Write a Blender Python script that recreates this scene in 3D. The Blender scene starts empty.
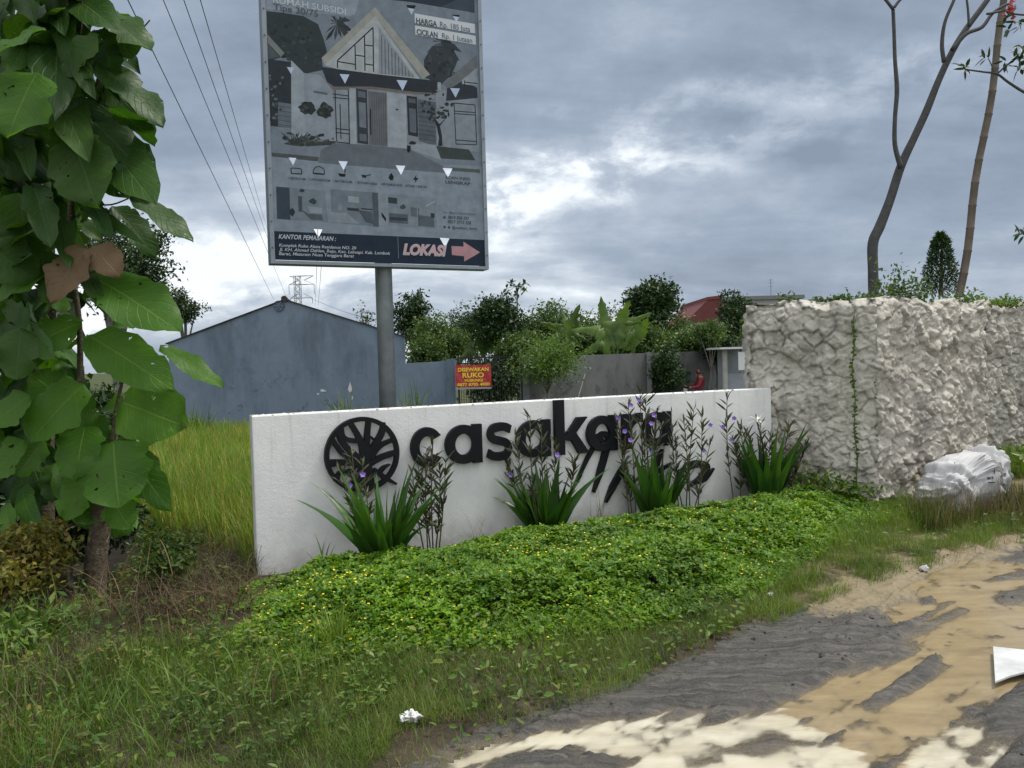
import bpy, bmesh, math, random
import numpy as np
from mathutils import Vector, Matrix
from mathutils.geometry import delaunay_2d_cdt
R = math.radians
C = bpy.context.scene.collection
scene = bpy.context.scene
random.seed(4)

# ------------------------------------------------------------------ camera
EYE = Vector((0, 0, 1.6)); FPX = 760.0
cam_data = bpy.data.cameras.new('camera'); cam = bpy.data.objects.new('camera', cam_data); C.objects.link(cam)
CR = Matrix.Rotation(R(90 - 1.8), 3, 'X') @ Matrix.Rotation(R(-1.6), 3, 'Z')
cam.location = EYE; cam.rotation_euler = CR.to_euler()
cam_data.sensor_width = 36; cam_data.lens = 36 * FPX / 1024; cam_data.clip_start = 0.05; cam_data.clip_end = 3000
scene.camera = cam
scene.render.resolution_x = 1024; scene.render.resolution_y = 768

# ------------------------------------------------------------------ light
SUN_EL, SUN_AZ = 62.0, 75.0          # azimuth measured clockwise from +Y (the view direction)
world = bpy.data.worlds.new('World'); scene.world = world; world.use_nodes = True
def ray(px, py): return CR @ Vector(((px - 512) / FPX, -(py - 384) / FPX, -1))
def build_world():
    nt = world.node_tree; N = nt.nodes; N.clear(); K = nt.links.new
    def nd(t, **k):
        n = N.new(t)
        for a, b in k.items(): setattr(n, a, b)
        return n
    def ma(op, a, b=None, c=None):
        n = nd('ShaderNodeMath', operation=op)
        for i, v in enumerate((a, b, c)):
            if v is None: continue
            if isinstance(v, (int, float)): n.inputs[i].default_value = v
            else: K(v, n.inputs[i])
        return n.outputs[0]
    def mr(v, a, b, c, d, smooth=True):
        n = nd('ShaderNodeMapRange'); n.interpolation_type = 'SMOOTHSTEP' if smooth else 'LINEAR'
        K(v, n.inputs[0])
        for i, x in enumerate((a, b, c, d)): n.inputs[i + 1].default_value = x
        return n.outputs[0]
    tc = nd('ShaderNodeTexCoord'); sep = nd('ShaderNodeSeparateXYZ'); K(tc.outputs['Generated'], sep.inputs[0])
    x, y, z = sep.outputs
    zz = ma('ADD', ma('MAXIMUM', z, 0.0), 0.34)
    u = ma('DIVIDE', x, zz); v = ma('DIVIDE', y, zz)
    cmb = nd('ShaderNodeCombineXYZ'); K(u, cmb.inputs[0]); K(v, cmb.inputs[1])
    def noise(scale, detail, rough, dist, rot=0, sx=1, sy=1, off=(0, 0, 0)):
        mp = nd('ShaderNodeMapping'); mp.inputs['Scale'].default_value = (sx, sy, 1); mp.inputs['Rotation'].default_value = (0, 0, R(rot)); mp.inputs['Location'].default_value = off
        K(cmb.outputs[0], mp.inputs[0])
        n = nd('ShaderNodeTexNoise'); K(mp.outputs[0], n.inputs['Vector'])
        n.inputs['Scale'].default_value = scale; n.inputs['Detail'].default_value = detail; n.inputs['Roughness'].default_value = rough; n.inputs['Distortion'].default_value = dist
        return n.outputs['Fac']
    b1 = ray(440, 215).cross(ray(900, 88)).normalized(); dn = nd('ShaderNodeVectorMath', operation='DOT_PRODUCT'); K(tc.outputs['Generated'], dn.inputs[0]); dn.inputs[1].default_value = b1
    def n3(scale, detail, rough, dist):
        n = nd('ShaderNodeTexNoise'); mp = nd('ShaderNodeMapping'); mp.inputs['Scale'].default_value = (1, 1, 1.9); mp.inputs['Rotation'].default_value = (0, R(-14), 0); K(tc.outputs['Generated'], mp.inputs[0]); K(mp.outputs[0], n.inputs['Vector'])
        n.inputs['Scale'].default_value = scale; n.inputs['Detail'].default_value = detail; n.inputs['Roughness'].default_value = rough; n.inputs['Distortion'].default_value = dist; return n.outputs['Fac']
    lump = n3(5.2, 9, .6, .25); lump2 = n3(13, 7, .6, .2)
    off = ma('ADD', dn.outputs['Value'], ma('MULTIPLY', ma('SUBTRACT', lump, .5), .22))
    rift = ma('MULTIPLY', mr(ma('ABSOLUTE', off), .0, .075, 1, 0), mr(lump2, .34, .62, .25, 1))       # bright rift between two cloud decks
    big = noise(0.62, 3, .5, .6, 0, 1, 1, (3.1, 1.7, 0))
    mid = noise(1.1, 9, .58, .5, -32, .55, 1.5, (7.3, 2.2, 0))
    fine = noise(3.6, 8, .6, .35, -20, .8, 1.2, (1.3, 5.2, 0))
    # brighter cloud low in the sky to the left of the view (sun behind the overcast)
    dotn = nd('ShaderNodeVectorMath', operation='DOT_PRODUCT'); K(tc.outputs['Generated'], dotn.inputs[0])
    g = Vector((-0.26, 1, 0.13)).normalized(); dotn.inputs[1].default_value = g
    glow = mr(dotn.outputs['Value'], .80, .995, 0, 1)
    low = mr(z, .0, .34, 1, 0)
    s = ma('ADD', ma('ADD', ma('MULTIPLY', big, .62), ma('MULTIPLY', mid, 1.12)), ma('MULTIPLY', fine, .40))
    s = ma('ADD', ma('ADD', s, ma('MULTIPLY', rift, .27)), ma('ADD', ma('MULTIPLY', ma('SUBTRACT', lump, .5), .46), ma('MULTIPLY', ma('SUBTRACT', lump2, .5), .26)))
    s = ma('ADD', ma('ADD', s, ma('MULTIPLY', glow, .21)), ma('MULTIPLY', low, .10))
    s = ma('ADD', s, ma('MULTIPLY', mr(z, .12, .42, 0, 1), -.13))
    f = mr(s, .955, 1.56, 0, 1, False)
    ramp = nd('ShaderNodeValToRGB'); K(f, ramp.inputs[0])
    e = ramp.color_ramp.elements
    e[0].position = 0.0; e[0].color = (.225, .27, .35, 1)
    e[1].position = 1.0; e[1].color = (.86, .90, .94, 1)
    for p, c in ((.35, (.30, .36, .45, 1)), (.62, (.42, .48, .565, 1)), (.82, (.60, .66, .73, 1))):
        q = e.new(p); q.color = c
    # sky gain added overhead and behind the camera, out of view, as front fill
    gain = ma('ADD', 1.0, ma('ADD', mr(y, .35, -.5, 0, 1.05), mr(z, .45, .95, 0, 1.1)))
    wm = nd('ShaderNodeMix'); wm.data_type = 'RGBA'; K(ma('MULTIPLY', ma('MAXIMUM', mr(y, .35, -.4, 0, 1), mr(z, .4, .9, 0, 1)), .75), wm.inputs[0]); K(ramp.outputs[0], wm.inputs[6]); wm.inputs[7].default_value = (.50, .495, .485, 1)
    bgc = nd('ShaderNodeBackground'); K(wm.outputs[2], bgc.inputs[0]); K(gain, bgc.inputs[1])
    sky = nd('ShaderNodeTexSky'); sky.sky_type = 'NISHITA'; sky.sun_disc = False
    sky.sun_elevation = R(SUN_EL); sky.sun_rotation = R(SUN_AZ)
    bgs = nd('ShaderNodeBackground'); K(sky.outputs[0], bgs.inputs[0]); bgs.inputs[1].default_value = .08
    mix = nd('ShaderNodeMixShader'); mix.inputs[0].default_value = .93
    K(bgs.outputs[0], mix.inputs[1]); K(bgc.outputs[0], mix.inputs[2])
    out = nd('ShaderNodeOutputWorld'); K(mix.outputs[0], out.inputs[0])
build_world()
sun_d = bpy.data.lights.new('sun', 'SUN'); sun_d.energy = 3.1; sun_d.angle = R(11); sun_d.color = (1, .95, .87)
sun = bpy.data.objects.new('sun', sun_d); C.objects.link(sun)
sdir = Vector((math.sin(R(SUN_AZ)) * math.cos(R(SUN_EL)), math.cos(R(SUN_AZ)) * math.cos(R(SUN_EL)), math.sin(R(SUN_EL))))
sun.rotation_euler = sdir.to_track_quat('Z', 'Y').to_euler()
scene.view_settings.view_transform = 'Standard'; scene.view_settings.look = 'None'
scene.view_settings.exposure = 0.27; scene.view_settings.gamma = 1.0

# ------------------------------------------------------------------ measuring helpers (pixel of the photo -> point of the place)
def at(px, py, Y):
    d = ray(px, py); return EYE + d * (Y / d.y)
def gnd(px, py, z=0.0):
    d = ray(px, py); return EYE + d * ((z - EYE.z) / d.z)
def onplane(px, py, p, n):
    d = ray(px, py); return EYE + d * ((p - EYE).dot(n) / d.dot(n))

# ------------------------------------------------------------------ mesh helpers
def tag(o, label=None, cat=None, group=None, kind=None):
    if label: o['label'] = label
    if cat: o['category'] = cat
    if group: o['group'] = group
    if kind: o['kind'] = kind
    return o
def empty(name, loc, label, cat, group=None):
    o = bpy.data.objects.new(name, None); C.objects.link(o); o.location = loc; o.empty_display_size = .2
    return tag(o, label, cat, group)
def link(name, me, mats, parent=None):
    o = bpy.data.objects.new(name, me); C.objects.link(o)
    for m in (mats if isinstance(mats, (list, tuple)) else [mats]): me.materials.append(m)
    if parent is not None:
        o.parent = parent
        if parent.type == 'EMPTY': o.matrix_parent_inverse = Matrix.Translation(-Vector(parent.location))
    return o
def mesh_np(name, V, F, mats, mi=None, smooth=False, uv=None, parent=None):
    """V (n,3); F a list of (m,k) index arrays."""
    V = np.asarray(V, dtype=np.float32).reshape(-1, 3)
    F = [np.asarray(f, dtype=np.int32) for f in F if len(f)]
    me = bpy.data.meshes.new(name)
    me.vertices.add(len(V)); me.vertices.foreach_set('co', V.ravel())
    tot = np.concatenate([np.full(len(f), f.shape[1], np.int32) for f in F]); idx = np.concatenate([f.ravel() for f in F])
    st = np.concatenate([[0], np.cumsum(tot)[:-1]]).astype(np.int32)
    me.loops.add(len(idx)); me.loops.foreach_set('vertex_index', idx)
    me.polygons.add(len(tot)); me.polygons.foreach_set('loop_start', st)
    if mi is not None: me.polygons.foreach_set('material_index', np.asarray(mi, np.int32))
    me.update(calc_edges=True)
    me.polygons.foreach_set('use_smooth', np.full(len(tot), bool(smooth)))
    if uv is not None:
        l = me.uv_layers.new(name='uv'); l.data.foreach_set('uv', np.asarray(uv, np.float32)[idx].ravel())
    me.validate(); 
    return link(name, me, mats, parent)
class MB:
    """collects solids and builds them as ONE mesh object"""
    def __init__(s): s.v = []; s.f = []; s.m = []
    def add(s, vs, fs, m=0):
        k = len(s.v); s.v += [tuple(v) for v in vs]; s.f += [tuple(i + k for i in f) for f in fs]; s.m += [m] * len(fs)
    def box(s, c, d, rz=0, m=0, M=None):
        x, y, z = d[0] / 2, d[1] / 2, d[2] / 2
        vs = [Vector((a, b, e)) for a in (-x, x) for b in (-y, y) for e in (-z, z)]
        Q = M if M is not None else Matrix.Rotation(rz, 3, 'Z')
        s.add([Q @ v + Vector(c) for v in vs], [(0, 1, 3, 2), (4, 6, 7, 5), (0, 4, 5, 1), (2, 3, 7, 6), (0, 2, 6, 4), (1, 5, 7, 3)], m)
    def bar(s, a, b, w, h=None, m=0):
        a = Vector(a); b = Vector(b); d = b - a; q = d.to_track_quat('Z', 'Y').to_matrix()
        s.box((a + b) / 2, (w, h or w, d.length), M=q, m=m)
    def tube(s, pts, rad, n=8, m=0, cap=True):
        pts = [Vector(p) for p in pts]; k = len(pts)
        rad = [rad] * k if isinstance(rad, (int, float)) else rad
        ref = Vector((0.31, .9, .21)); vs = []
        for i, p in enumerate(pts):
            t = (pts[min(i + 1, k - 1)] - pts[max(i - 1, 0)])
            t = t.normalized() if t.length > 1e-9 else Vector((0, 0, 1))
            a = t.cross(ref)
            if a.length < 1e-3: a = t.cross(Vector((1, 0, 0)))
            a.normalize(); b = t.cross(a)
            vs += [p + (a * math.cos(2 * math.pi * j / n) + b * math.sin(2 * math.pi * j / n)) * rad[i] for j in range(n)]
        fs = [(i * n + j, i * n + (j + 1) % n, (i + 1) * n + (j + 1) % n, (i + 1) * n + j) for i in range(k - 1) for j in range(n)]
        if cap: fs += [tuple(range(n - 1, -1, -1)), tuple((k - 1) * n + j for j in range(n))]
        s.add(vs, fs, m)
    def slab(s, poly, off, m=0):
        """closed prism: polygon of 3-D points pushed along off"""
        n = len(poly); off = Vector(off)
        s.add([Vector(p) for p in poly] + [Vector(p) + off for p in poly],
              [tuple(range(n)), tuple(range(2 * n - 1, n - 1, -1))] + [(i + n, (i + 1) % n + n, (i + 1) % n, i) for i in range(n)], m)
    def build(s, name, mats, parent=None, smooth=False, bevel=0):
        me = bpy.data.meshes.new(name); me.from_pydata(s.v, [], s.f); me.update()
        me.polygons.foreach_set('material_index', s.m)
        bm = bmesh.new(); bm.from_mesh(me); bmesh.ops.recalc_face_normals(bm, faces=bm.faces)
        if bevel:
            bmesh.ops.bevel(bm, geom=[e for e in bm.edges if len(e.link_faces) == 2 and e.calc_face_angle(0) > .6], offset=bevel, segments=2, affect='EDGES', profile=.6)
        bm.to_mesh(me); bm.free()
        me.polygons.foreach_set('use_smooth', [smooth] * len(me.polygons))
        return link(name, me, mats, parent)
def curve(pts, n=6):
    """Catmull-Rom through the points"""
    P = [Vector(p) for p in pts]; P = [P[0] * 2 - P[1]] + P + [P[-1] * 2 - P[-2]]; out = []
    for i in range(1, len(P) - 2):
        for k in range(n):
            t = k / n; a, b, c, d = P[i - 1:i + 3]
            out.append(.5 * ((2 * b) + (c - a) * t + (2 * a - 5 * b + 4 * c - d) * t * t + (3 * b - a - 3 * c + d) * t ** 3))
    return out + [P[-2]]
def lerps(r, n):
    return [float(x) for x in np.interp(np.linspace(0, len(r) - 1, n), range(len(r)), r)]
def vnoise(x, y, seed=0):
    xi = np.floor(x).astype(np.int64); yi = np.floor(y).astype(np.int64); fx = x - xi; fy = y - yi
    fx = fx * fx * (3 - 2 * fx); fy = fy * fy * (3 - 2 * fy)
    def h(a, b):
        n = (a * 374761393 + b * 668265263 + seed * 144269504) & 0xffffffff
        n = ((n ^ (n >> 13)) * 1274126177) & 0xffffffff
        return ((n ^ (n >> 16)) & 0xffff) / 65535.0
    return (h(xi, yi) * (1 - fx) + h(xi + 1, yi) * fx) * (1 - fy) + (h(xi, yi + 1) * (1 - fx) + h(xi + 1, yi + 1) * fx) * fy
def fbm(x, y, o=4, seed=0, g=.5):
    s = 0; a = 1; t = 0
    for i in range(o): s = s + a * vnoise(x * 2 ** i, y * 2 ** i, seed + i * 17); t += a; a *= g
    return s / t
def sstep(a, b, x):
    t = np.clip((x - a) / (b - a), 0, 1); return t * t * (3 - 2 * t)
def inpoly(x, y, P):
    P = np.asarray(P); ins = np.zeros(np.shape(x), bool); j = len(P) - 1
    for i in range(len(P)):
        xi, yi = P[i]; xj, yj = P[j]
        c = ((yi > y) != (yj > y)) & (x < (xj - xi) * (y - yi) / (yj - yi + 1e-12) + xi); ins ^= c; j = i
    return ins
def polydist(x, y, P, closed=True):
    P = np.asarray(P); d = np.full(np.shape(x), 1e9); n = len(P)
    for i in range(n if closed else n - 1):
        a = P[i]; b = P[(i + 1) % n]; e = b - a
        t = np.clip(((x - a[0]) * e[0] + (y - a[1]) * e[1]) / (e @ e + 1e-12), 0, 1)
        d = np.minimum(d, np.hypot(x - a[0] - t * e[0], y - a[1] - t * e[1]))
    return d
def sd_poly(x, y, P):   # positive inside
    d = polydist(x, y, P); return np.where(inpoly(x, y, P), d, -d)
def rand_in(rng, P, n):
    P = np.asarray(P); lo = P.min(0); hi = P.max(0); out = np.zeros((0, 2))
    while len(out) < n:
        q = lo + rng.random((n * 2, 2)) * (hi - lo); out = np.vstack([out, q[inpoly(q[:, 0], q[:, 1], P)]])
    return out[:n]
def norm(a): return a / np.maximum(np.linalg.norm(a, axis=-1, keepdims=True), 1e-9)

def blades(P, L, W, az, lean, curl, seg=3, fold=0.0):
    """grass blades / strap leaves as bent tapering ribbons -> V, [quads, tris]"""
    N = len(P); s = np.stack([np.cos(az), np.sin(az), np.zeros(N)], 1); side = np.stack([-np.sin(az), np.cos(az), np.zeros(N)], 1)
    pos = P.copy(); rows = []
    for k in range(seg + 1):
        t = k / seg
        w = W * (1 - t ** 1.8) * (.55 + .45 * min(1, t * 3)) * .5
        ang = lean + curl * t
        if k < seg: rows.append(pos - side * w[:, None]); rows.append(pos + side * w[:, None])
        else: rows.append(pos.copy())
        st = L / seg
        pos = pos + (s * np.sin(ang)[:, None] + np.array([0, 0, 1.]) * np.cos(ang)[:, None]) * st[:, None]
    V = np.stack(rows, 1); m = 2 * seg + 1; b = (np.arange(N) * m)[:, None]
    Q = np.concatenate([b + np.array([2 * k, 2 * k + 1, 2 * k + 3, 2 * k + 2]) for k in range(seg - 1)], 0) if seg > 1 else np.zeros((0, 4), int)
    T = b + np.array([2 * seg - 2, 2 * seg - 1, 2 * seg])
    return V.reshape(-1, 3), [Q, T]
def leaves(P, D, Nn, L, W, fold=.25, hq=False, droop=0.0):
    """leaf blades with a folded midrib; P base, D direction, Nn face normal"""
    D = norm(D); S = norm(np.cross(D, Nn)); U = np.cross(S, D); L = np.asarray(L)[:, None]; W = np.asarray(W)[:, None]; n = len(P)
    pt = lambda t, w, h: P + D * L * t + S * W * w + U * (W * h - L * droop * t * t)
    if not hq:
        V = np.stack([pt(0, 0, 0), pt(.45, .5, fold), pt(1, 0, 0), pt(.45, -.5, fold), pt(.5, 0, 0)], 1); b = (np.arange(n) * 5)[:, None]
        return V.reshape(-1, 3), [np.concatenate([b + np.array([0, 1, 2, 4]), b + np.array([0, 4, 2, 3])])]
    V = np.stack([pt(0, 0, 0), pt(.3, .46, fold), pt(.68, .38, fold * .8), pt(1, 0, 0), pt(.68, -.38, fold * .8), pt(.3, -.46, fold), pt(.33, 0, 0), pt(.68, 0, 0)], 1); b = (np.arange(n) * 8)[:, None]
    return V.reshape(-1, 3), [np.concatenate([b + np.array([6, 1, 2, 7]), b + np.array([6, 7, 4, 5])]),
                              np.concatenate([b + np.array(q) for q in ([0, 1, 6], [7, 2, 3], [0, 6, 5], [7, 3, 4])])]
def merge(parts):
    """[(V, F list, mat index)] -> V, F, mi"""
    Vs = []; by = {}; off = 0
    for V, F, m in parts:
        for f in F:
            if len(f): by.setdefault(f.shape[1], []).append((f + off, m))
        Vs.append(V); off += len(V)
    Fo = []; mi = []
    for k in sorted(by):
        Fo.append(np.concatenate([f for f, _ in by[k]])); mi.append(np.concatenate([np.full(len(f), m) for f, m in by[k]]))
    return np.concatenate(Vs), Fo, np.concatenate(mi)
def rnd_unit(rng, n):
    return norm(rng.normal(size=(n, 3)))

# ------------------------------------------------------------------ flat shapes cut and joined in 2-D
def cdt(polys):
    vs = []; fs = []
    for p in polys:
        k = len(vs); vs += [Vector((float(a), float(b))) for a, b in p]; fs.append(list(range(k, k + len(p))))
    r = delaunay_2d_cdt(vs, [], fs, 0, 1e-6, True); V, F = r[0], r[2]
    ce = np.array([(sum(V[i].x for i in f) / len(f), sum(V[i].y for i in f) / len(f)) for f in F])
    hit = [inpoly(ce[:, 0], ce[:, 1], [(float(p[0]), float(p[1])) for p in q]) for q in polys]
    return V, F, [[k for k in range(len(polys)) if hit[k][j]] for j in range(len(F))]
def solid2d(shapes, t, to3d):
    """union of (outer, [holes]) outlines given depth t; to3d(u, v, w) -> point"""
    polys = []; rule = []
    for o, hs in shapes:
        a = len(polys); polys.append(o); hi = []
        for h in hs: hi.append(len(polys)); polys.append(h)
        rule.append((a, hi))
    V, F, ids = cdt(polys)
    keep = [f for f, i in zip(F, ids) if any(a in i and not any(h in i for h in hs) for a, hs in rule)]
    cnt = {}
    for f in keep:
        for k in range(len(f)): cnt[(f[k], f[(k + 1) % len(f)])] = 1
    n = len(V); vs = [to3d(v.x, v.y, t) for v in V] + [to3d(v.x, v.y, 0) for v in V]
    fs = [tuple(f) for f in keep] + [tuple(i + n for i in reversed(f)) for f in keep]
    fs += [(b, a, a + n, b + n) for (a, b) in cnt if (b, a) not in cnt]
    mb = MB(); mb.add(vs, fs); return mb
def stroke(pts, w, n=8, smooth=True):
    """thick line as an outline; w a width or list of widths"""
    P = [Vector((*p, 0)) for p in pts]
    if smooth and len(P) > 2: P = curve(P, n)
    w = lerps(w if isinstance(w, list) else [w, w], len(P)); l = []; r = []
    for i, p in enumerate(P):
        t = (P[min(i + 1, len(P) - 1)] - P[max(i - 1, 0)]).normalized(); s = Vector((-t.y, t.x, 0)) * w[i] / 2
        l.append((p + s)[:2]); r.append((p - s)[:2])
    return [tuple(a) for a in l] + [tuple(a) for a in reversed(r)]
def arc(cx, cy, rx, ry, a0, a1, n=28):
    return [(cx + rx * math.cos(R(a0 + (a1 - a0) * i / n)), cy + ry * math.sin(R(a0 + (a1 - a0) * i / n))) for i in range(n + 1)]
def circle(cx, cy, rx, ry=None, n=40): return arc(cx, cy, rx, ry or rx, 0, 360, n)[:-1]
def text_mesh(s, bold=0.0, shear=0.0):
    cu = bpy.data.curves.new('text', 'FONT'); cu.body = s; cu.size = 1; cu.offset = bold; cu.shear = shear; cu.resolution_u = 3
    o = bpy.data.objects.new('text', cu); C.objects.link(o); bpy.context.view_layer.update()
    me = bpy.data.meshes.new_from_object(o.evaluated_get(bpy.context.evaluated_depsgraph_get()))
    bpy.data.objects.remove(o); bpy.data.curves.remove(cu); me.materials.clear(); return me

# ------------------------------------------------------------------ materials
class NT:
    def __init__(s, name):
        s.m = bpy.data.materials.new(name); s.m.use_nodes = True; s.t = s.m.node_tree; s.t.nodes.clear()
        s.out = s.t.nodes.new('ShaderNodeOutputMaterial'); s.k = s.t.links.new
    def n(s, t, ins=None, **kw):
        x = s.t.nodes.new(t)
        for a, b in kw.items(): setattr(x, a, b)
        for a, b in (ins or {}).items(): s.set(x.inputs[a], b)
        return x
    def set(s, sock, v):
        if isinstance(v, bpy.types.NodeSocket): s.k(v, sock)
        elif isinstance(v, tuple) and len(v) == 3 and sock.type == 'RGBA': sock.default_value = (*v, 1)
        else: sock.default_value = v
    def noise(s, scale, detail=4, rough=.55, vec=None, dist=0):
        x = s.n('ShaderNodeTexNoise', {'Scale': scale, 'Detail': detail, 'Roughness': rough, 'Distortion': dist})
        s.k(vec if vec is not None else s.obj(), x.inputs['Vector']); return x.outputs['Fac']
    def obj(s): return s.n('ShaderNodeTexCoord').outputs['Object']
    def ramp(s, f, stops):
        x = s.n('ShaderNodeValToRGB'); s.k(f, x.inputs[0]); e = x.color_ramp.elements
        e[0].position, e[0].color = stops[0][0], (*stops[0][1], 1); e[1].position, e[1].color = stops[-1][0], (*stops[-1][1], 1)
        for p, c in stops[1:-1]: q = e.new(p); q.color = (*c, 1)
        return x.outputs[0]
    def mix(s, f, a, b, mode='MIX'):
        x = s.n('ShaderNodeMix', data_type='RGBA', blend_type=mode); s.set(x.inputs[0], f); s.set(x.inputs[6], a); s.set(x.inputs[7], b); return x.outputs[2]
    def math(s, op, a, b=0.0):
        x = s.n('ShaderNodeMath', operation=op); s.set(x.inputs[0], a); s.set(x.inputs[1], b); return x.outputs[0]
    def mr(s, v, a, b, c, d):
        x = s.n('ShaderNodeMapRange', interpolation_type='SMOOTHSTEP'); s.k(v, x.inputs[0])
        for i, q in enumerate((a, b, c, d)): x.inputs[i + 1].default_value = q
        return x.outputs[0]
    def bump(s, h, st=.3, d=.01):
        return s.n('ShaderNodeBump', {'Height': h, 'Strength': st, 'Distance': d}).outputs[0]
    def pbr(s, col, rough=.7, nrm=None, metal=0, spec=.5, transl=0, tcol=None):
        p = s.n('ShaderNodeBsdfPrincipled', {'Base Color': col, 'Roughness': rough, 'Metallic': metal, 'Specular IOR Level': spec})
        if nrm is not None: s.k(nrm, p.inputs['Normal'])
        o = p.outputs[0]
        if transl:
            t = s.n('ShaderNodeBsdfTranslucent', {'Color': tcol if tcol is not None else col}); x = s.n('ShaderNodeMixShader', {0: transl}); s.k(o, x.inputs[1]); s.k(t.outputs[0], x.inputs[2]); o = x.outputs[0]
        s.k(o, s.out.inputs[0]); return s.m
def plain(name, c, rough=.7, metal=0, var=.12, scale=6, bump=0, spec=.5):
    t = NT(name); n = t.noise(scale, 6, .6)
    col = t.ramp(n, [(.25, tuple(x * (1 - var) for x in c)), (.75, tuple(min(1, x * (1 + var)) for x in c))])
    return t.pbr(col, rough, t.bump(t.noise(scale * 8, 4), bump, .01) if bump else None, metal, spec)
def foliage(name, cols, transl=.3, rough=.5, tcol=None, spec=.35):
    t = NT(name); g = t.n('ShaderNodeNewGeometry'); k = len(cols)
    col = t.ramp(g.outputs['Random Per Island'], [(i / (k - 1), c) for i, c in enumerate(cols)])
    pn = t.noise(1.6, 4, .55, g.outputs['Position']); col = t.mix(1.0, col, t.ramp(pn, [(.32, (.62, .66, .7)), (.68, (1.3, 1.22, 1.0))]), 'MULTIPLY')
    tc = t.mix(1.0, col, tcol or (1.5, 1.45, .5), 'MULTIPLY')
    return t.pbr(col, rough, None, 0, spec, transl, tc)
# ------------------------------------------------------------------ the sign wall's line
WA = R(25.5)
wu = Vector((math.cos(WA), math.sin(WA), 0)); wn = Vector((math.sin(WA), -math.cos(WA), 0))
W0 = gnd(258, 580, 0.0)
def wl(px, py):
    p = onplane(px, py, W0, wn) - W0; return p.dot(wu), p.z
W_LEN = wl(772, 450)[0]; W_TOP = wl(256, 416)[1]; W_TH = .16
def wpt(u, v, w=0): return W0 + wu * u + Vector((0, 0, v)) + wn * w

# ------------------------------------------------------------------ ground heights
G = lambda L, z=0.0: np.array([tuple(gnd(a, b, z))[:2] for a, b in L])
road_edge = G([(150, 1100), (350, 790), (455, 735), (560, 700), (660, 668), (760, 615), (850, 580), (905, 560), (962, 541), (1010, 532), (1100, 520), (1400, 480)])
ROAD_POLY = np.vstack([road_edge, [[30, 12], [30, -3], [-1, -3]]])
pud_ochre = [G(p, -.03) for p in (
    [(908, 590), (935, 572), (969, 562), (1024, 566), (1100, 566), (1180, 600), (1180, 650), (1060, 668), (1024, 674), (996, 684), (965, 698), (932, 731), (882, 757), (861, 756), (838, 736), (811, 725), (824, 716), (862, 712), (905, 702), (930, 686), (946, 666), (925, 655), (922, 640), (926, 622), (962, 603), (930, 597)],
    [(771, 713), (812, 698), (855, 683), (895, 669), (922, 661), (900, 677), (850, 698), (814, 717)],
    [(879, 611), (912, 604), (930, 608), (900, 619)])]
pud_cream = [G(p, -.03) for p in (
    [(677, 727), (730, 723), (777, 712), (808, 729), (832, 739), (862, 759), (850, 800), (740, 840), (640, 830), (560, 800), (640, 768), (655, 750)],
    [(395, 778), (456, 752), (509, 737), (565, 728), (621, 724), (690, 728), (668, 745), (652, 764), (640, 752), (612, 753), (565, 749), (509, 753), (470, 768), (430, 800)],
    [(926, 764), (935, 748), (976, 735), (970, 768), (930, 790)])]
islands = [G(p, 0) for p in ([(995, 593), (1024, 583), (1060, 580), (1060, 590), (1024, 597), (1003, 599)], [(985, 577), (1024, 567), (1060, 563), (1024, 574)], [(880, 640), (960, 604), (966, 607), (905, 632)], [(735, 745), (770, 728), (800, 735), (760, 748)])]
RD = np.array([math.cos(R(39)), math.sin(R(39))]); RN = np.array([-RD[1], RD[0]])
ditch = np.array([[-9, 3.1], [-4.2, 5.35], [-3.1, 5.75], [-2.2, 6.45], [1.5, 8.3], [6, 10.5]])
WL2 = np.array([[W0.x, W0.y], [W0.x + wu.x * W_LEN, W0.y + wu.y * W_LEN]])
BED = G([(257, 592), (240, 650), (330, 672), (420, 655), (520, 650), (640, 628), (742, 600), (800, 566), (850, 540), (885, 525), (880, 500)]); BED = np.vstack([BED, [[tuple(wpt(W_LEN, 0))[0], tuple(wpt(W_LEN, 0))[1]]]])

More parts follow.
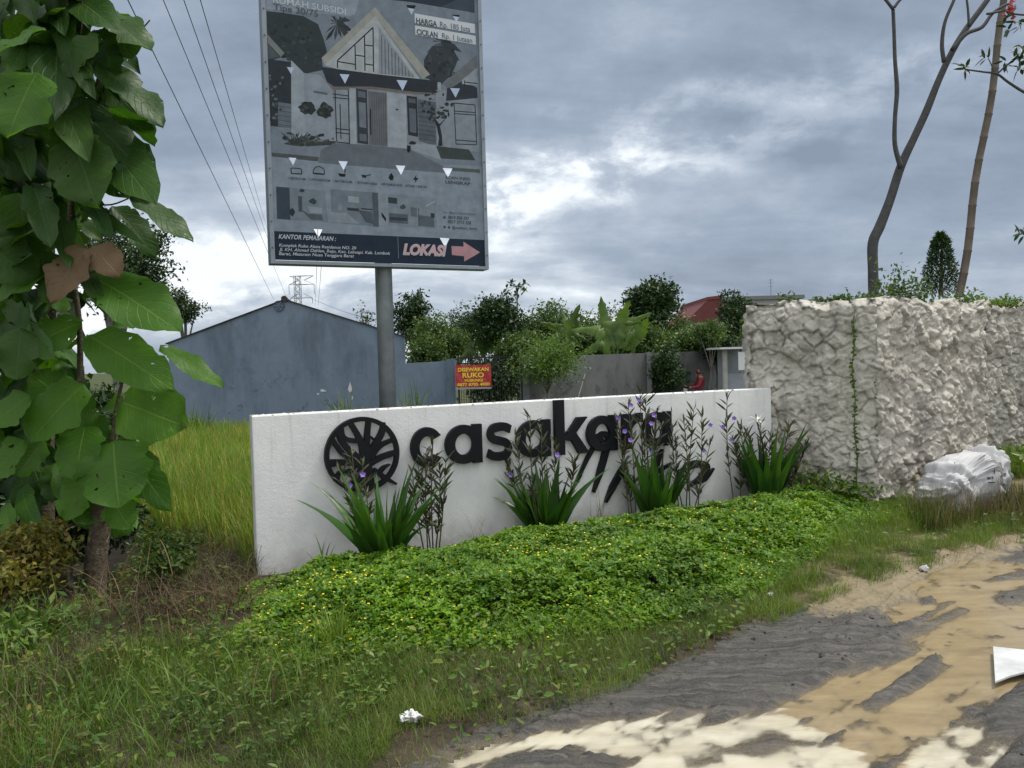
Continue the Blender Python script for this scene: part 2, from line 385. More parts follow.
GULLY = np.array([[-3.5, 6.1], [-2.75, 5.5], [-2.35, 5.05], [-1.95, 4.75]])
def height(x, y):
    x = np.asarray(x, float); y = np.asarray(y, float)
    e = sd_poly(x, y, ROAD_POLY) + (fbm(x * 3.1, y * 3.1, 3, 5) - .5) * .30      # >0 on the road
    a = x * RD[0] + y * RD[1]; b = x * RN[0] + y * RN[1]
    # verge, rising gently to the bed
    ver = .01 + .02 * sstep(.0, 1.3, -e) + (fbm(x * 2.3, y * 2.3, 4, 9) - .5) * .07
    bed = sd_poly(x, y, BED); ver = ver + .06 * sstep(-.2, .5, bed)
    # road: rutted mud with hollows that hold water
    rut = (fbm(a * .45, b * 5.5, 3, 21) - .5) * .030 + (fbm(a * .7, b * 20, 4, 33, .6) - .5) * .013 + (fbm(x * 9, y * 9, 4, 37, .65) - .5) * .016
    clod = np.maximum(0, fbm(x * 9, y * 9, 4, 41, .65) - .52) * .10
    road = -.010 + rut + clod * .8 + (fbm(x * 26, y * 26, 3, 47, .65) - .5) * .014
    sd = np.full(x.shape, -9.0)
    for P in pud_ochre + pud_cream: sd = np.maximum(sd, sd_poly(x, y, P))
    sd = sd + .075 + (fbm(a * 1.0, b * 16, 4, 55, .62) - .5) * .34
    dry = np.full(x.shape, -9.0)
    for P in islands: dry = np.maximum(dry, sd_poly(x, y, P))
    low = sstep(-.10, .10, sd)
    road = road * (1 - low * .30) - .040 * low + .008 * (1 - low)
    road = road + .0 * e
    road = np.where(dry > -.1, road + .030 * sstep(-.08, .05, dry), road)
    h = ver + (road - ver) * sstep(-.12, .16, e)
    # the ditch behind the verge and the lower field
    dd = polydist(x, y, ditch, False)
    side = np.interp(x, ditch[:, 0], ditch[:, 1]); beyond = y - side
    fld = sstep(.1, .9, beyond)
    inb = (x - W0.x) * wn.x + (y - W0.y) * wn.y                                   # in front of the wall
    h = h * (1 - fld) + (-.45) * fld
    dz = .62 * (1 - sstep(.12, .62, dd + (fbm(x * 2, y * 2, 3, 71) - .5) * .3))
    gl = polydist(x, y, GULLY, False); dz = np.maximum(dz, .75 * (1 - sstep(.10, .40, gl + (fbm(x * 3, y * 3, 3, 73) - .5) * .25)))
    h = h - dz * (1 - .55 * fld) * sstep(.4, .12, inb)
    h = h + .83 * sstep(4.7, 5.6, x - .12 * (y - 9)) * sstep(8.35, 9.3, y) * fld  # grassy rise behind the stone wall
    return h, e, bed

# ------------------------------------------------------------------ soil, road and water
def mud_mat():
    t = NT('mud'); o = t.obj(); mp = t.n('ShaderNodeMapping', {'Vector': o, 'Rotation': (0, 0, R(-39)), 'Scale': (1, 11, 1)}).outputs[0]
    st = t.noise(2.2, 6, .6, mp); n2 = t.noise(26, 6, .65, o); z = t.n('ShaderNodeSeparateXYZ', {0: o}).outputs[2]
    c = t.ramp(t.math('ADD', t.math('MULTIPLY', st, .6), t.math('MULTIPLY', n2, .4)), [(.3, (.030, .028, .0255)), (.5, (.062, .058, .052)), (.72, (.125, .115, .098))])
    mp2 = t.n('ShaderNodeMapping', {'Vector': o, 'Rotation': (0, 0, R(-39)), 'Scale': (1, 26, 1)}).outputs[0]; sk = t.noise(1.8, 8, .68, mp2)
    c = t.mix(t.mr(sk, .50, .60, 0, .8), c, (.022, .0215, .021)); c = t.mix(t.mr(sk, .44, .34, 0, .6), c, (.165, .15, .125)); c = t.mix(t.mr(t.noise(90, 4, .7, o), .58, .66, 0, .8), c, (.018, .0175, .017))
    silt = t.mr(t.noise(1.3, 5, .6, mp), .5, .68, 0, .75)
    c = t.mix(silt, c, t.ramp(n2, [(.3, (.075, .07, .062)), (.7, (.14, .128, .108))]))
    es = t.n('ShaderNodeAttribute', attribute_name='edge_silt').outputs['Fac']; c = t.mix(t.mr(t.math('ADD', es, t.math('MULTIPLY', t.math('SUBTRACT', t.noise(5, 7, .65, o), .5), 1.6)), .42, .72, 0, .85), c, t.ramp(n2, [(.3, (.17, .135, .075)), (.7, (.30, .245, .145))]))
    wet = t.mr(z, -.036, -.012, 1, 0)
    c = t.mix(t.math('MULTIPLY', wet, .55), c, (.17, .135, .08))
    r = t.mr(t.math('ADD', t.noise(3.5, 4), t.math('MULTIPLY', wet, -.25)), .2, .65, .22, .66)
    return t.pbr(c, r, t.bump(t.math('ADD', t.noise(55, 6, .7, o), t.math('MULTIPLY', t.noise(16, 5, .65, o), 1.2)), .85, .014), 0, .4)
def soil_mat():
    t = NT('soil'); o = t.obj(); n = t.noise(5, 8, .65, o)
    c = t.ramp(n, [(.3, (.020, .016, .011)), (.5, (.042, .034, .023)), (.7, (.085, .07, .045))])
    es = t.n('ShaderNodeAttribute', attribute_name='edge_silt').outputs['Fac']; c = t.mix(t.math('MULTIPLY', es, t.mr(t.noise(4, 6, .65, o), .4, .6, 0, .8)), c, (.24, .195, .11)); z = t.n('ShaderNodeSeparateXYZ', {0: o}).outputs[2]; c = t.mix(t.mr(z, -.06, -.2, 0, .85), c, (.012, .010, .008))  # damp soil, with the ditch's shade put into its colour by depth
    return t.pbr(c, .9, t.bump(t.noise(60, 5, .6, o), .6, .01), 0, .2)
def water_mat(name, a, b):
    t = NT(name); o = t.obj(); mp = t.n('ShaderNodeMapping', {'Vector': o, 'Rotation': (0, 0, R(-39)), 'Scale': (1, 3.2, 1)}).outputs[0]
    c = t.ramp(t.noise(2.4, 6, .6, mp, .4), [(.3, a), (.7, b)])
    return t.pbr(c, .09, t.bump(t.noise(9, 3, .5, mp), .12, .01), 0, .5)
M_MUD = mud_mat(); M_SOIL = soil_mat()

def build_ground():
    st = .024; xs = np.arange(-7, 9.001, st); ys = np.arange(1.6, 10.6, st)
    X, Y = np.meshgrid(xs, ys); Hh, E, B = height(X, Y); nx = len(xs); ny = len(ys)
    V = np.stack([X, Y, Hh], -1).reshape(-1, 3)
    i = np.arange(ny - 1)[:, None] * nx + np.arange(nx - 1)[None]; F = np.stack([i, i + 1, i + nx + 1, i + nx], -1).reshape(-1, 4)
    on = (E[:-1, :-1] > .02).ravel()
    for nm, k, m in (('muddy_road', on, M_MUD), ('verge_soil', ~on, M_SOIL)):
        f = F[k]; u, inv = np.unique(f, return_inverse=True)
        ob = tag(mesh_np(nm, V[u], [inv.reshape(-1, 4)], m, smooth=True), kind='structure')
        es = sstep(.75, .10, E.ravel()[u]) * sstep(1.2, 2.4, X.ravel()[u]); at_ = ob.data.attributes.new('edge_silt', 'FLOAT', 'POINT'); at_.data.foreach_set('value', es.astype(np.float32))
    # the country beyond, and the road going on out of the frame
    mb = MB(); s = 900
    mb.add([(-s, -40, -.52), (s, -40, -.52), (s, s, -.52), (-s, s, -.52)], [(0, 1, 2, 3)])
    t = NT('field_soil'); n = t.noise(.6, 8, .65)
    m = t.pbr(t.ramp(n, [(.3, (.03, .035, .014)), (.6, (.06, .075, .026)), (.8, (.10, .095, .04))]), .9, t.bump(t.noise(8, 6), .5, .05), 0, .2)
    tag(mb.build('ground', m), kind='structure')
build_ground()
def hz(x, y): return height(x, y)[0]

def grow(P, d):
    P = np.asarray(P); c = P.mean(0); q = P - c
    return c + q * (1 + d / np.maximum(np.hypot(q[:, 0], q[:, 1]), .05))[:, None]
def build_water():
    t = NT('silty_water'); o = t.obj(); mp = t.n('ShaderNodeMapping', {'Vector': o, 'Rotation': (0, 0, R(-39)), 'Scale': (1, 4.5, 1)}).outputs[0]
    n = t.noise(1.9, 7, .62, mp, .6); at_ = t.n('ShaderNodeAttribute', attribute_name='silt').outputs['Fac']
    f = t.mr(t.math('ADD', at_, t.math('MULTIPLY', t.math('SUBTRACT', t.noise(2.6, 7, .65, mp, .5), .5), 1.5)), .38, .62, 0, 1)
    c = t.mix(f, t.ramp(n, [(.3, (.20, .15, .076)), (.5, (.26, .20, .108)), (.7, (.315, .25, .14))]), t.ramp(n, [(.3, (.36, .32, .225)), (.5, (.47, .43, .32)), (.7, (.55, .515, .41))]))
    dp = t.n('ShaderNodeAttribute', attribute_name='depth').outputs['Fac']; al = t.mr(dp, -.004, .010, 0, 1); c = t.mix(t.mr(dp, .0, .02, .5, 0), c, (.10, .085, .055))
    m = t.pbr(c, .045, t.bump(t.math('ADD', t.noise(7, 4, .55, mp), t.math('MULTIPLY', t.noise(30, 3, .5, mp), .25)), .16, .010), 0, .75)
    sh_ = t.out.inputs[0].links[0].from_socket; tr = t.n('ShaderNodeBsdfTransparent').outputs[0]; mx = t.n('ShaderNodeMixShader', {0: al}); t.k(tr, mx.inputs[1]); t.k(sh_, mx.inputs[2]); t.k(mx.outputs[0], t.out.inputs[0])
    st = .024; xs = np.arange(-7 + st * 230, 8, st); ys = np.arange(1.6, 9.2, st); X, Y = np.meshgrid(xs, ys); nx = len(xs); ny = len(ys)
    o_ = np.full(X.shape, -9.); c_ = o_.copy()
    for P in pud_ochre: o_ = np.maximum(o_, sd_poly(X, Y, P))
    for P in pud_cream: c_ = np.maximum(c_, sd_poly(X, Y, P))
    silt = sstep(-.25, .25, c_ - o_); k = np.maximum(o_, c_) > -.42; e = sd_poly(X, Y, ROAD_POLY) > .10; k &= e
    i = np.arange(ny - 1)[:, None] * nx + np.arange(nx - 1)[None]; F = np.stack([i, i + 1, i + nx + 1, i + nx], -1).reshape(-1, 4); kk = k.ravel(); F = F[kk[F].all(1)]; u, inv = np.unique(F, return_inverse=True)
    V = np.stack([X.ravel(), Y.ravel(), np.full(X.size, -.030)], 1)[u]; w = mesh_np('puddle_water', V, [inv.reshape(-1, 4)], m, smooth=True); a = w.data.attributes.new('silt', 'FLOAT', 'POINT'); a.data.foreach_set('value', silt.ravel()[u].astype(np.float32)); a = w.data.attributes.new('depth', 'FLOAT', 'POINT'); a.data.foreach_set('value', (-.030 - height(V[:, 0], V[:, 1])[0]).astype(np.float32)); tag(w, kind='structure')
build_water()

# ------------------------------------------------------------------ sign wall
def sign_wall():
    t = NT('white_plaster'); o = t.obj()
    n = t.noise(2.0, 7, .62, o); z = t.n('ShaderNodeSeparateXYZ', {0: o}).outputs[2]
    c = t.ramp(n, [(.28, (.60, .605, .605)), (.5, (.71, .715, .715)), (.75, (.78, .78, .775))])
    drip = t.n('ShaderNodeMapping', {'Vector': o, 'Scale': (5, 5, .35)}).outputs[0]
    dr = t.mr(t.noise(2.6, 5, .6, drip), .52, .75, 0, .34)
    c = t.mix(t.math('MULTIPLY', dr, t.mr(z, .5, 1.25, .15, 1)), c, (.27, .27, .25))
    c = t.mix(t.math('MULTIPLY', t.mr(z, .0, .42, .6, 0), t.mr(t.noise(5, 6, .6, o), .35, .7, .0, 1)), c, (.33, .31, .25))
    t2 = t.bump(t.math('ADD', t.noise(120, 3, .6, o), t.noise(24, 4, .6, o)), .5, .006)
    m = t.pbr(c, .75, t2, 0, .3)
    bm = bmesh.new(); nu, nv = 60, 10
    mb = MB(); mb.slab([wpt(0, -.5), wpt(W_LEN, -.5), wpt(W_LEN, W_TOP), wpt(0, W_TOP)], -wn * W_TH)
    w = mb.build('sign_wall', m, bevel=.008); bm.free()
    tag(w, 'long low white plastered wall carrying black raised lettering beside the road', 'wall')
    # weathered top edge with chipped render
    tm = plain('wall_top_render', (.42, .42, .39), .9, 0, .35, 9, .5); mb = MB(); rng = np.random.default_rng(3)
    for k in range(120):
        u = rng.random() * W_LEN; s = .008 + .018 * rng.random()
        mb.box(wpt(u, W_TOP + .001, -W_TH * rng.random()), (s, s * .7, .004 + .006 * rng.random()), rng.random() * 3)
    mb.build('mortar_crumbs', tm, w)['kind'] = 'stuff'
    # --- letters
    t = NT('letter_black'); n = t.noise(6, 6, .6)
    ml = t.pbr(t.ramp(n, [(.3, (.006, .007, .009)), (.7, (.012, .014, .017))]), .55, t.bump(t.noise(90, 3), .15, .003), 0, .14)
    y0 = np.mean([wl(a, b)[1] for a, b in ((424, 467), (470, 466), (570, 451), (656, 445))]); y1 = np.mean([wl(a, b)[1] for a, b in ((424, 427), (464, 425), (600, 415), (656, 411))])
    xh = y1 - y0; D = .045
    def u_(a): return wl(a, 430)[0]
    def put(shapes, ua, ub):
        f = lambda u, v, w_: wpt(ua + (ub - ua) * u, y0 + xh * v, w_ + .012)
        return solid2d(shapes, D, f).build('letter', ml, w, bevel=.003)
    def ring(cx, wd, hd=.5, th=.30, tv=.23): return (circle(cx, .5, wd, .5), [circle(cx, .5, wd - th * .86, .5 - tv)])
    def a_(): return [ring(.5, .5), ([(.74, 0), (1, 0), (1, 1), (.74, 1)], [])]
    cshape = [(arc(.5, .5, .5, .5, 42, 318) + list(reversed(arc(.5, .5, .24, .27, 42, 318))), [])]
    cshape[0][0][0] = (.93, .78); cshape[0][0][28] = (.93, .22)
    s_pts = [(.93, .80), (.74, .87), (.50, .885), (.24, .84), (.15, .70), (.27, .575), (.5, .52), (.76, .45), (.86, .31), (.76, .15), (.5, .11), (.24, .135), (.05, .22)]
    sshape = [(stroke(s_pts, .225), [])]
    kshape = [([(0, 0), (.29, 0), (.29, 1.5), (0, 1.5)], []), ([(.24, .42), (.70, 1), (1.02, 1), (.45, .36)], []), ([(.36, .62), (.56, .70), (1.06, 0), (.72, 0)], [])]
    rshape = [([(0, 0), (.42, 0), (.42, 1), (0, 1)], []), (stroke([(.30, .55), (.5, .78), (.75, .87), (1.0, .87)], [.2, .26, .27, .27]), [])]
    for s, a, b in ((cshape, 408.5, 441), (a_(), 443, 479.5), (sshape, 484.5, 510), (a_(), 514, 548), (kshape, 552.5, 584.5), (a_(), 584.5, 614.5), (rshape, 620, 640), (a_(), 640.5, 668.5)):
        put(s, u_(a), u_(b))
    # --- brush-written word below the last letters
    sc = []
    for pts, wd in (([(576, 482), (583, 464), (592, 447), (600, 434), (607, 438), (604, 452), (599, 470), (592, 492)], [2, 4, 5, 6, 7, 8, 8, 3]),
                    ([(590, 440), (597, 436), (605, 449)], [3, 5, 5]),
                    ([(604, 502), (611, 487), (619, 472), (624, 462)], [3, 8, 8, 3]), ([(619, 470), (628, 482), (637, 494)], [3, 6, 4]),
                    ([(661, 449), (655, 462), (650, 478), (644, 497)], [3, 9, 11, 4]), ([(646, 480), (658, 470), (672, 462)], [3, 5, 2]),
                    ([(672, 492), (680, 473), (692, 464), (705, 466), (700, 476), (688, 486)], [3, 8, 9, 8, 7, 3]), ([(690, 484), (703, 478), (712, 468)], [3, 7, 2])):
        pl = []
        P = [wl(a, b) for a, b in pts]; sc.append((stroke(P, [x * .0084 for x in wd], 6), []))
    solid2d(sc, .03, lambda u, v, w_: wpt(u, v, w_ + .010)).build('script_lettering', ml, w)
    # --- round tree emblem
    cu, cv = wl(361.2, 454); r = (wl(361, 416.6)[1] - wl(361, 491.5)[1]) / 2
    B = [([(.1, -.92), (.1, -.45), (.06, .1)], [.42, .30, .22]), ([(.05, -.1), (-.02, .3), (-.15, .6), (-.34, .93)], [.2, .16, .14, .13]), ([(.1, 0), (.13, .4), (.2, .94)], [.2, .14, .13]),
         ([(.12, -.1), (.4, .3), (.56, .6), (.58, .82)], [.2, .17, .15, .12]), ([(.22, -.1), (.5, .2), (.93, .36)], [.14, .12, .10]), ([(.2, -.25), (.55, -.1), (.97, .0)], [.16, .15, .14]),
         ([(.30, -.42), (.6, -.68), (.90, -.87)], [.10, .14, .05]), ([(.42, -.55), (.56, -.40), (.74, -.32)], [.12, .10, .02]), ([(-.02, .36), (-.3, .40), (-.5, .52), (-.56, .80)], [.12, .12, .12, .14]),
         ([(.0, -.2), (-.35, .15), (-.55, .42), (-.62, .72)], [.2, .15, .14, .13]), ([(0, -.2), (-.45, .0), (-.66, .25), (-.8, .5)], [.16, .13, .12, .10]), ([(0, -.25), (-.5, -.17), (-.94, -.16)], [.16, .15, .20]),
         ([(0, -.35), (-.4, -.42), (-.64, -.45), (-.72, -.66)], [.15, .10, .10, .14]), ([(.05, -.5), (-.22, -.68), (-.45, -.9)], [.2, .16, .14]), ([(.32, .38), (.2, .48)], [.05, .05]), ([(.5, .5), (.68, .66)], [.06, .06])]
    sh = [(circle(0, 0, 1, 1, 64), [circle(0, 0, .885, .885, 64)])] + [(stroke(p, x, 8), []) for p, x in B]
    solid2d(sh, .05, lambda u, v, w_: wpt(cu + r * u, cv + r * v, w_ + .010)).build('tree_emblem', ml, w)
    return w
sign_wall()

# ------------------------------------------------------------------ stone walls
def stone_mat(name, k=1.0):
    t = NT(name); o = t.obj()
    n = t.noise(3.0, 8, .65, o); v = t.n('ShaderNodeTexVoronoi', {'Vector': o, 'Scale': 5.0}).outputs['Color']; sep = t.n('ShaderNodeSeparateColor', {0: v}).outputs[0]
    c = t.ramp(t.math('ADD', t.math('MULTIPLY', n, .75), t.math('MULTIPLY', sep, .25)), [(.25, (.35 * k, .328 * k, .284 * k)), (.48, (.54 * k, .512 * k, .452 * k)), (.75, (.69 * k, .66 * k, .595 * k))])
    z = t.n('ShaderNodeSeparateXYZ', {0: o}).outputs[2]
    st = t.n('ShaderNodeMapping', {'Vector': o, 'Scale': (3, 3, .5)}).outputs[0]
    c = t.mix(t.mr(t.noise(1.6, 6, .62, st), .50, .72, 0, .55), c, (.22 * k, .215 * k, .195 * k))
    c = t.mix(t.math('MULTIPLY', t.mr(z, .0, .7, .8, 0), t.mr(t.noise(2.4, 5, .6, o), .42, .62, 0, 1)), c, (.30, .235, .15))
    return t.pbr(c, .9, t.bump(t.math('ADD', t.noise(30, 8, .7, o), t.noise(9, 6, .6, o)), .9, .028), 0, .2)
def stone_panel(p0, p1, z0, z1, seed, amp=1.0, step=.012, cw=.20, ch=.155, wob=0.0, ends=(1, 1)):
    rng = np.random.default_rng(seed); p0 = np.array(p0[:2], float); p1 = np.array(p1[:2], float); L = np.linalg.norm(p1 - p0); d = (p1 - p0) / L; n = np.array([d[1], -d[0]])
    nu = int(L / step) + 1; nv = int((z1 - z0) / step) + 1; U, Vv = np.meshgrid(np.linspace(0, L, nu), np.linspace(z0, z1, nv))
    du = U + (fbm(U * 5, Vv * 5, 3, seed) - .5) * .11; dv = Vv + (fbm(U * 5 + 9, Vv * 5, 3, seed + 3) - .5) * .11
    S = []
    for i in range(-1, int(L / cw) + 2):
        for j in range(-1, int((z1 - z0) / ch) + 2):
            S.append(((i + .5 * (j % 2) + rng.uniform(-.42, .42)) * cw, z0 + (j + rng.uniform(-.4, .4)) * ch))
    S = np.array(S); f1 = np.full(U.shape, 9.); f2 = f1.copy(); ci = np.zeros(U.shape, int)
    an = rng.uniform(.75, 1.3, len(S))
    for k, (a, b) in enumerate(S):
        q = np.hypot((du - a) * an[k], (dv - b) / an[k]); m = q < f1; f2 = np.where(m, f1, np.minimum(f2, q)); ci = np.where(m, k, ci); f1 = np.minimum(f1, q)
    e = f2 - f1; bulge = rng.uniform(.0, .055, len(S)); tx = rng.uniform(-.38, .38, len(S)); ty = rng.uniform(-.5, .12, len(S))
    depth = rng.uniform(.5, 1.2, len(S)); brk = .25 + .9 * sstep(.36, .62, fbm(U * 3.5 + 4, Vv * 3.5, 4, seed + 41))
    h = bulge[ci] * .6 + tx[ci] * (du - S[ci, 0]) * .5 + ty[ci] * (dv - S[ci, 1]) * .5 + .046 * sstep(0, .030, e + .012 * (fbm(U * 30, Vv * 30, 2, seed + 50) - .5)) * depth[ci] * brk - .004 * (f1 / cw) ** 2
    rid = 1 - np.abs(2 * fbm(U * 7, Vv * 7, 4, seed + 11) - 1); h = h + (rid - .7) * .05 + (np.abs(2 * fbm(du * 11, dv * 11, 4, seed + 21, .6) - 1) - .25) * .02 + (fbm(U * 28, Vv * 28, 4, seed + 5, .65) - .5) * .04
    S2 = np.stack([rng.uniform(-.05, L + .05, int(L * (z1 - z0) / .0042)), rng.uniform(z0 - .05, z1 + .05, int(L * (z1 - z0) / .0042))], 1); g1 = np.full(U.shape, 9.); gi = np.zeros(U.shape, int)
    eu = U + (fbm(U * 14, Vv * 14, 2, seed + 61) - .5) * .04; ev = Vv + (fbm(U * 14 + 5, Vv * 14, 2, seed + 62) - .5) * .04
    for k, (a, b) in enumerate(S2):
        i0 = max(0, int((a - .16) / L * (nu - 1))); i1 = min(nu, int((a + .16) / L * (nu - 1)) + 2); j0 = max(0, int((b - .16 - z0) / (z1 - z0) * (nv - 1))); j1 = min(nv, int((b + .16 - z0) / (z1 - z0) * (nv - 1)) + 2)
        if i1 <= i0 or j1 <= j0: continue
        sl = (slice(j0, j1), slice(i0, i1)); q = np.hypot(eu[sl] - a, ev[sl] - b); m = q < g1[sl]; g1[sl] = np.where(m, q, g1[sl]); gi[sl] = np.where(m, k, gi[sl])
    fx = rng.uniform(-.34, .34, len(S2)); fy = rng.uniform(-.40, .22, len(S2)); fo = rng.uniform(-.006, .008, len(S2))
    h = h * .95 + fo[gi] + fx[gi] * (U - S2[gi, 0]) + fy[gi] * (Vv - S2[gi, 1])
    h = h * amp
    edge = np.minimum(np.minimum(U + (9 if not ends[0] else 0), L - U + (9 if not ends[1] else 0)), z1 - Vv); h = h - .07 * sstep(.10, 0, edge) * (.4 + vnoise(U * 9 + Vv * 11, Vv * 9, seed))
    X = p0[0] + d[0] * U + n[0] * h; Y = p0[1] + d[1] * U + n[1] * h
    Z = Vv + (fbm(U * 4, Vv * 0 + seed, 4, 2) - .5) * .11 * sstep(z1 - .35, z1, Vv)
    if wob: X = X + (fbm(Vv * 3, U * 0, 3, seed + 8) - .5) * wob * (U / L) * d[0]; Y = Y + (fbm(Vv * 3, U * 0, 3, seed + 8) - .5) * wob * (U / L) * d[1]
    i = np.arange(nv - 1)[:, None] * nu + np.arange(nu - 1)[None]; F = np.stack([i, i + 1, i + nu + 1, i + nu], -1).reshape(-1, 4)
    # the last row turns back over the top
    V = np.stack([X, Y, Z], -1); top = V[-1].copy(); top[:, 0] -= n[0] * .30; top[:, 1] -= n[1] * .30; top[:, 2] -= .02
    b = nu * nv; V = np.vstack([V.reshape(-1, 3), top]); r = (nv - 1) * nu + np.arange(nu - 1); q = b + np.arange(nu - 1)
    return V, [np.concatenate([F, np.stack([r, r + 1, q + 1, q], -1)])]
SA = at(746, 303, 8.10); SB = at(874, 297, 7.62); SC = at(986, 300, 8.75); STOP = 2.12
def stone_walls():
    m = stone_mat('pale_stone')
    dA = (SB - SA); dA.z = 0; dA.normalize(); bk = Vector((-dA.y, dA.x, 0)); dB = (SC - SB); dB.z = 0; dB.normalize(); bk2 = Vector((-dB.y, dB.x, 0))
    A2 = SA + bk * 2.2; C2 = SC + bk2 * 1.5
    parts = [(*stone_panel(SA, SB + dA * .02, -.3, STOP, 11, .78, ends=(1, 0)), 0), (*stone_panel(SB - dB * .02, SC, -.3, STOP, 23, .85, wob=.25, ends=(0, 1)), 0),
             (*stone_panel(A2, SA, -.3, STOP, 31, .8, .03), 0), (*stone_panel(SC, C2, -.3, STOP, 37, .8, .03), 0)]
    V, F, mi = merge(parts); st_ = .012; nv = int((STOP + .3) / st_) + 1; n1 = int((SB + dA * .02 - SA).xy.length / st_) + 1; o2 = len(parts[0][0]); n2 = int((SC - SB + dB * .02).xy.length / st_) + 1; r = np.arange(nv - 1)
    F = F + [np.stack([r * n1 + n1 - 1, o2 + r * n2, o2 + (r + 1) * n2, (r + 1) * n1 + n1 - 1], -1)]; w = mesh_np('stone_wall', V, F, m, smooth=True)
    tag(w, 'high pale rubble stone wall with a blunt corner, joined to the white sign wall', 'stone wall')
    mb = MB(); poly = [SA, SB, SC, C2, A2]; mb.slab([Vector((p.x, p.y, STOP - .06)) for p in (SA + bk * .1 + dA * .1, SB + bk * .12, SC + bk2 * .1 - dB * .12, C2 - dB * .12, A2 + dA * .1)], (0, 0, -.1))
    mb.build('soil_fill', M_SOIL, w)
    D0 = at(979, 300, 11.0); D1 = at(1034, 303, 11.6); D0 = D0 - (D1 - D0).normalized() * .5; D1 = D1 + (D1 - D0).normalized() * 1.5
    V, F = stone_panel(D0, D1, -.3, at(1000, 301, 11.2).z, 47, .8, .014)
    mm, ff, _ = merge([(V, F, 0), (*stone_panel(D1, D1 + Vector((-.3, 1.5, 0)), -.3, 2.1, 5, .8, .04), 0)])
    tag(mesh_np('stone_wall', mm, ff, stone_mat('grey_stone', .86), smooth=True), 'further rubble stone wall set back behind the sack at the right edge', 'stone wall')
stone_walls()

